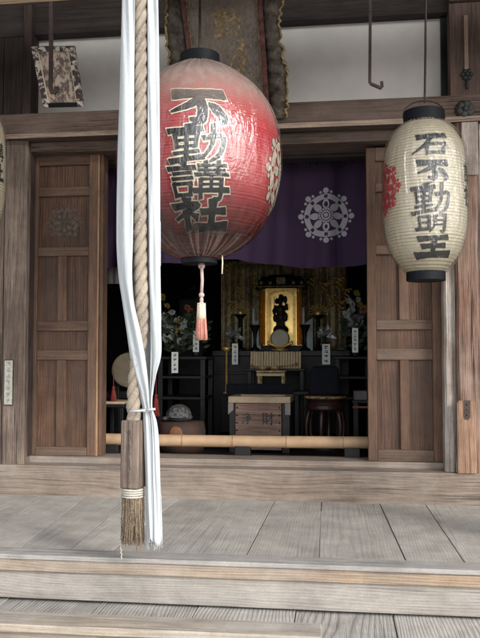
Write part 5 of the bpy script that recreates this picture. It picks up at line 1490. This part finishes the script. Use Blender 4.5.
t=thing('wooden_gong','grey carved fish shaped wooden gong sitting on the round cushion','wooden gong',(g_.x,KY2,zt_))
b.build('carved_body',M['rubber'],t,smooth=True)
b=MB(); b.ell((g_.x-13*m,KY2-.02,zt_+.022),(4*m,.03,2.2*m)); b.build('handle',M['rubber'],t,smooth=True)
b=MB(); b.tube([(g_.x+11.5*m*math.sin(a),KY2-.088*math.cos(a),zt_+.026) for a in [R(q) for q in range(-70,71,10)]],.005,6); b.build('mouth_slit',M['black'],t,smooth=True)
# dark roofed stand left background
Y=2.0; c=at(191,296,Y)
t=thing('small_shrine','dark roofed miniature shrine in the shadows at the left rear','shrine',(c.x,Y,IFZ))
b=MB(); b.box(c.x-.10,c.x+.10,Y,Y+.2,IFZ,c.z-.03); b.build('cabinet',M['darkwood'],t)
b=MB(); b.hexa([(c.x-.17,Y-.06,c.z-.029),(c.x+.17,Y-.06,c.z-.029),(c.x+.17,Y+.26,c.z-.029),(c.x-.17,Y+.26,c.z-.029),(c.x-.06,Y+.04,c.z+.05),(c.x+.06,Y+.04,c.z+.05),(c.x+.06,Y+.16,c.z+.05),(c.x-.06,Y+.16,c.z+.05)]); b.build('roof',M['greydark'],t,bevel=.008)
b=MB(); b.lathe([(.05,c.z+.05),(.06,c.z+.08),(.03,c.z+.11),(.012,c.z+.13),(0,c.z+.16)],(c.x,Y+.1,0),14); b.build('finial',M['greydark'],t,smooth=True)
# beige banner low behind curtain at left
Y=.6; b=MB(); x0,x1=X(99,Y,270),X(119,Y,270); b.grid(lambda u,v:(x0+(x1-x0)*u,Y+.004*math.sin(u*20),Z(262,Y,110)+(Z(284,Y,110)-Z(262,Y,110))*v),20,4)
o=b.build('cloth_banner',M['hemcloth'],None,smooth=True,recalc=False); so=o.modifiers.new('t','SOLIDIFY'); so.thickness=.003
tag(o,'short dull beige cloth band hanging beneath the curtain by the left door','banner')

# ================================================================== CAMERA, LIGHT, WORLD
cam=bpy.data.cameras.new('camera'); co=bpy.data.objects.new('camera',cam); COL.objects.link(co)
co.location=CAM
co.matrix_world=Matrix(((_r.x,_u.x,-_f.x,CAM.x),(_r.y,_u.y,-_f.y,CAM.y),(_r.z,_u.z,-_f.z,CAM.z),(0,0,0,1)))
cam.sensor_fit='VERTICAL'; cam.sensor_height=36; cam.lens=F/638*36; cam.clip_start=.05; cam.clip_end=500
sc.camera=co
SE,SA=R(27),R(132)
w=bpy.data.worlds.new('World'); sc.world=w; w.use_nodes=True
nt=w.node_tree; nt.nodes.clear()
sky=nt.nodes.new('ShaderNodeTexSky'); sky.sky_type='NISHITA'; sky.sun_disc=False; sky.sun_elevation=SE; sky.sun_rotation=SA; sky.air_density=1.0; sky.dust_density=1.5
bg=nt.nodes.new('ShaderNodeBackground'); bg.inputs[1].default_value=.15
wo=nt.nodes.new('ShaderNodeOutputWorld'); hs=nt.nodes.new('ShaderNodeHueSaturation'); hs.inputs['Saturation'].default_value=.22; nt.links.new(sky.outputs[0],hs.inputs['Color']); nt.links.new(hs.outputs[0],bg.inputs[0]); nt.links.new(bg.outputs[0],wo.inputs[0])
L=bpy.data.lights.new('sun','SUN'); L.energy=.75; L.angle=R(13); L.color=(1,.965,.91)
lo=bpy.data.objects.new('sun',L); COL.objects.link(lo)
sd=Vector((math.sin(SA)*math.cos(SE),math.cos(SA)*math.cos(SE),math.sin(SE)))
lo.rotation_euler=sd.to_track_quat('Z','Y').to_euler(); lo.location=(0,-6,6)
vs=sc.view_settings; sc.display_settings.display_device='sRGB'; vs.view_transform='Standard'; vs.look='None'; vs.gamma=1; vs.use_curve_mapping=False
vs.exposure=1.55
sc.cycles.use_denoising=True
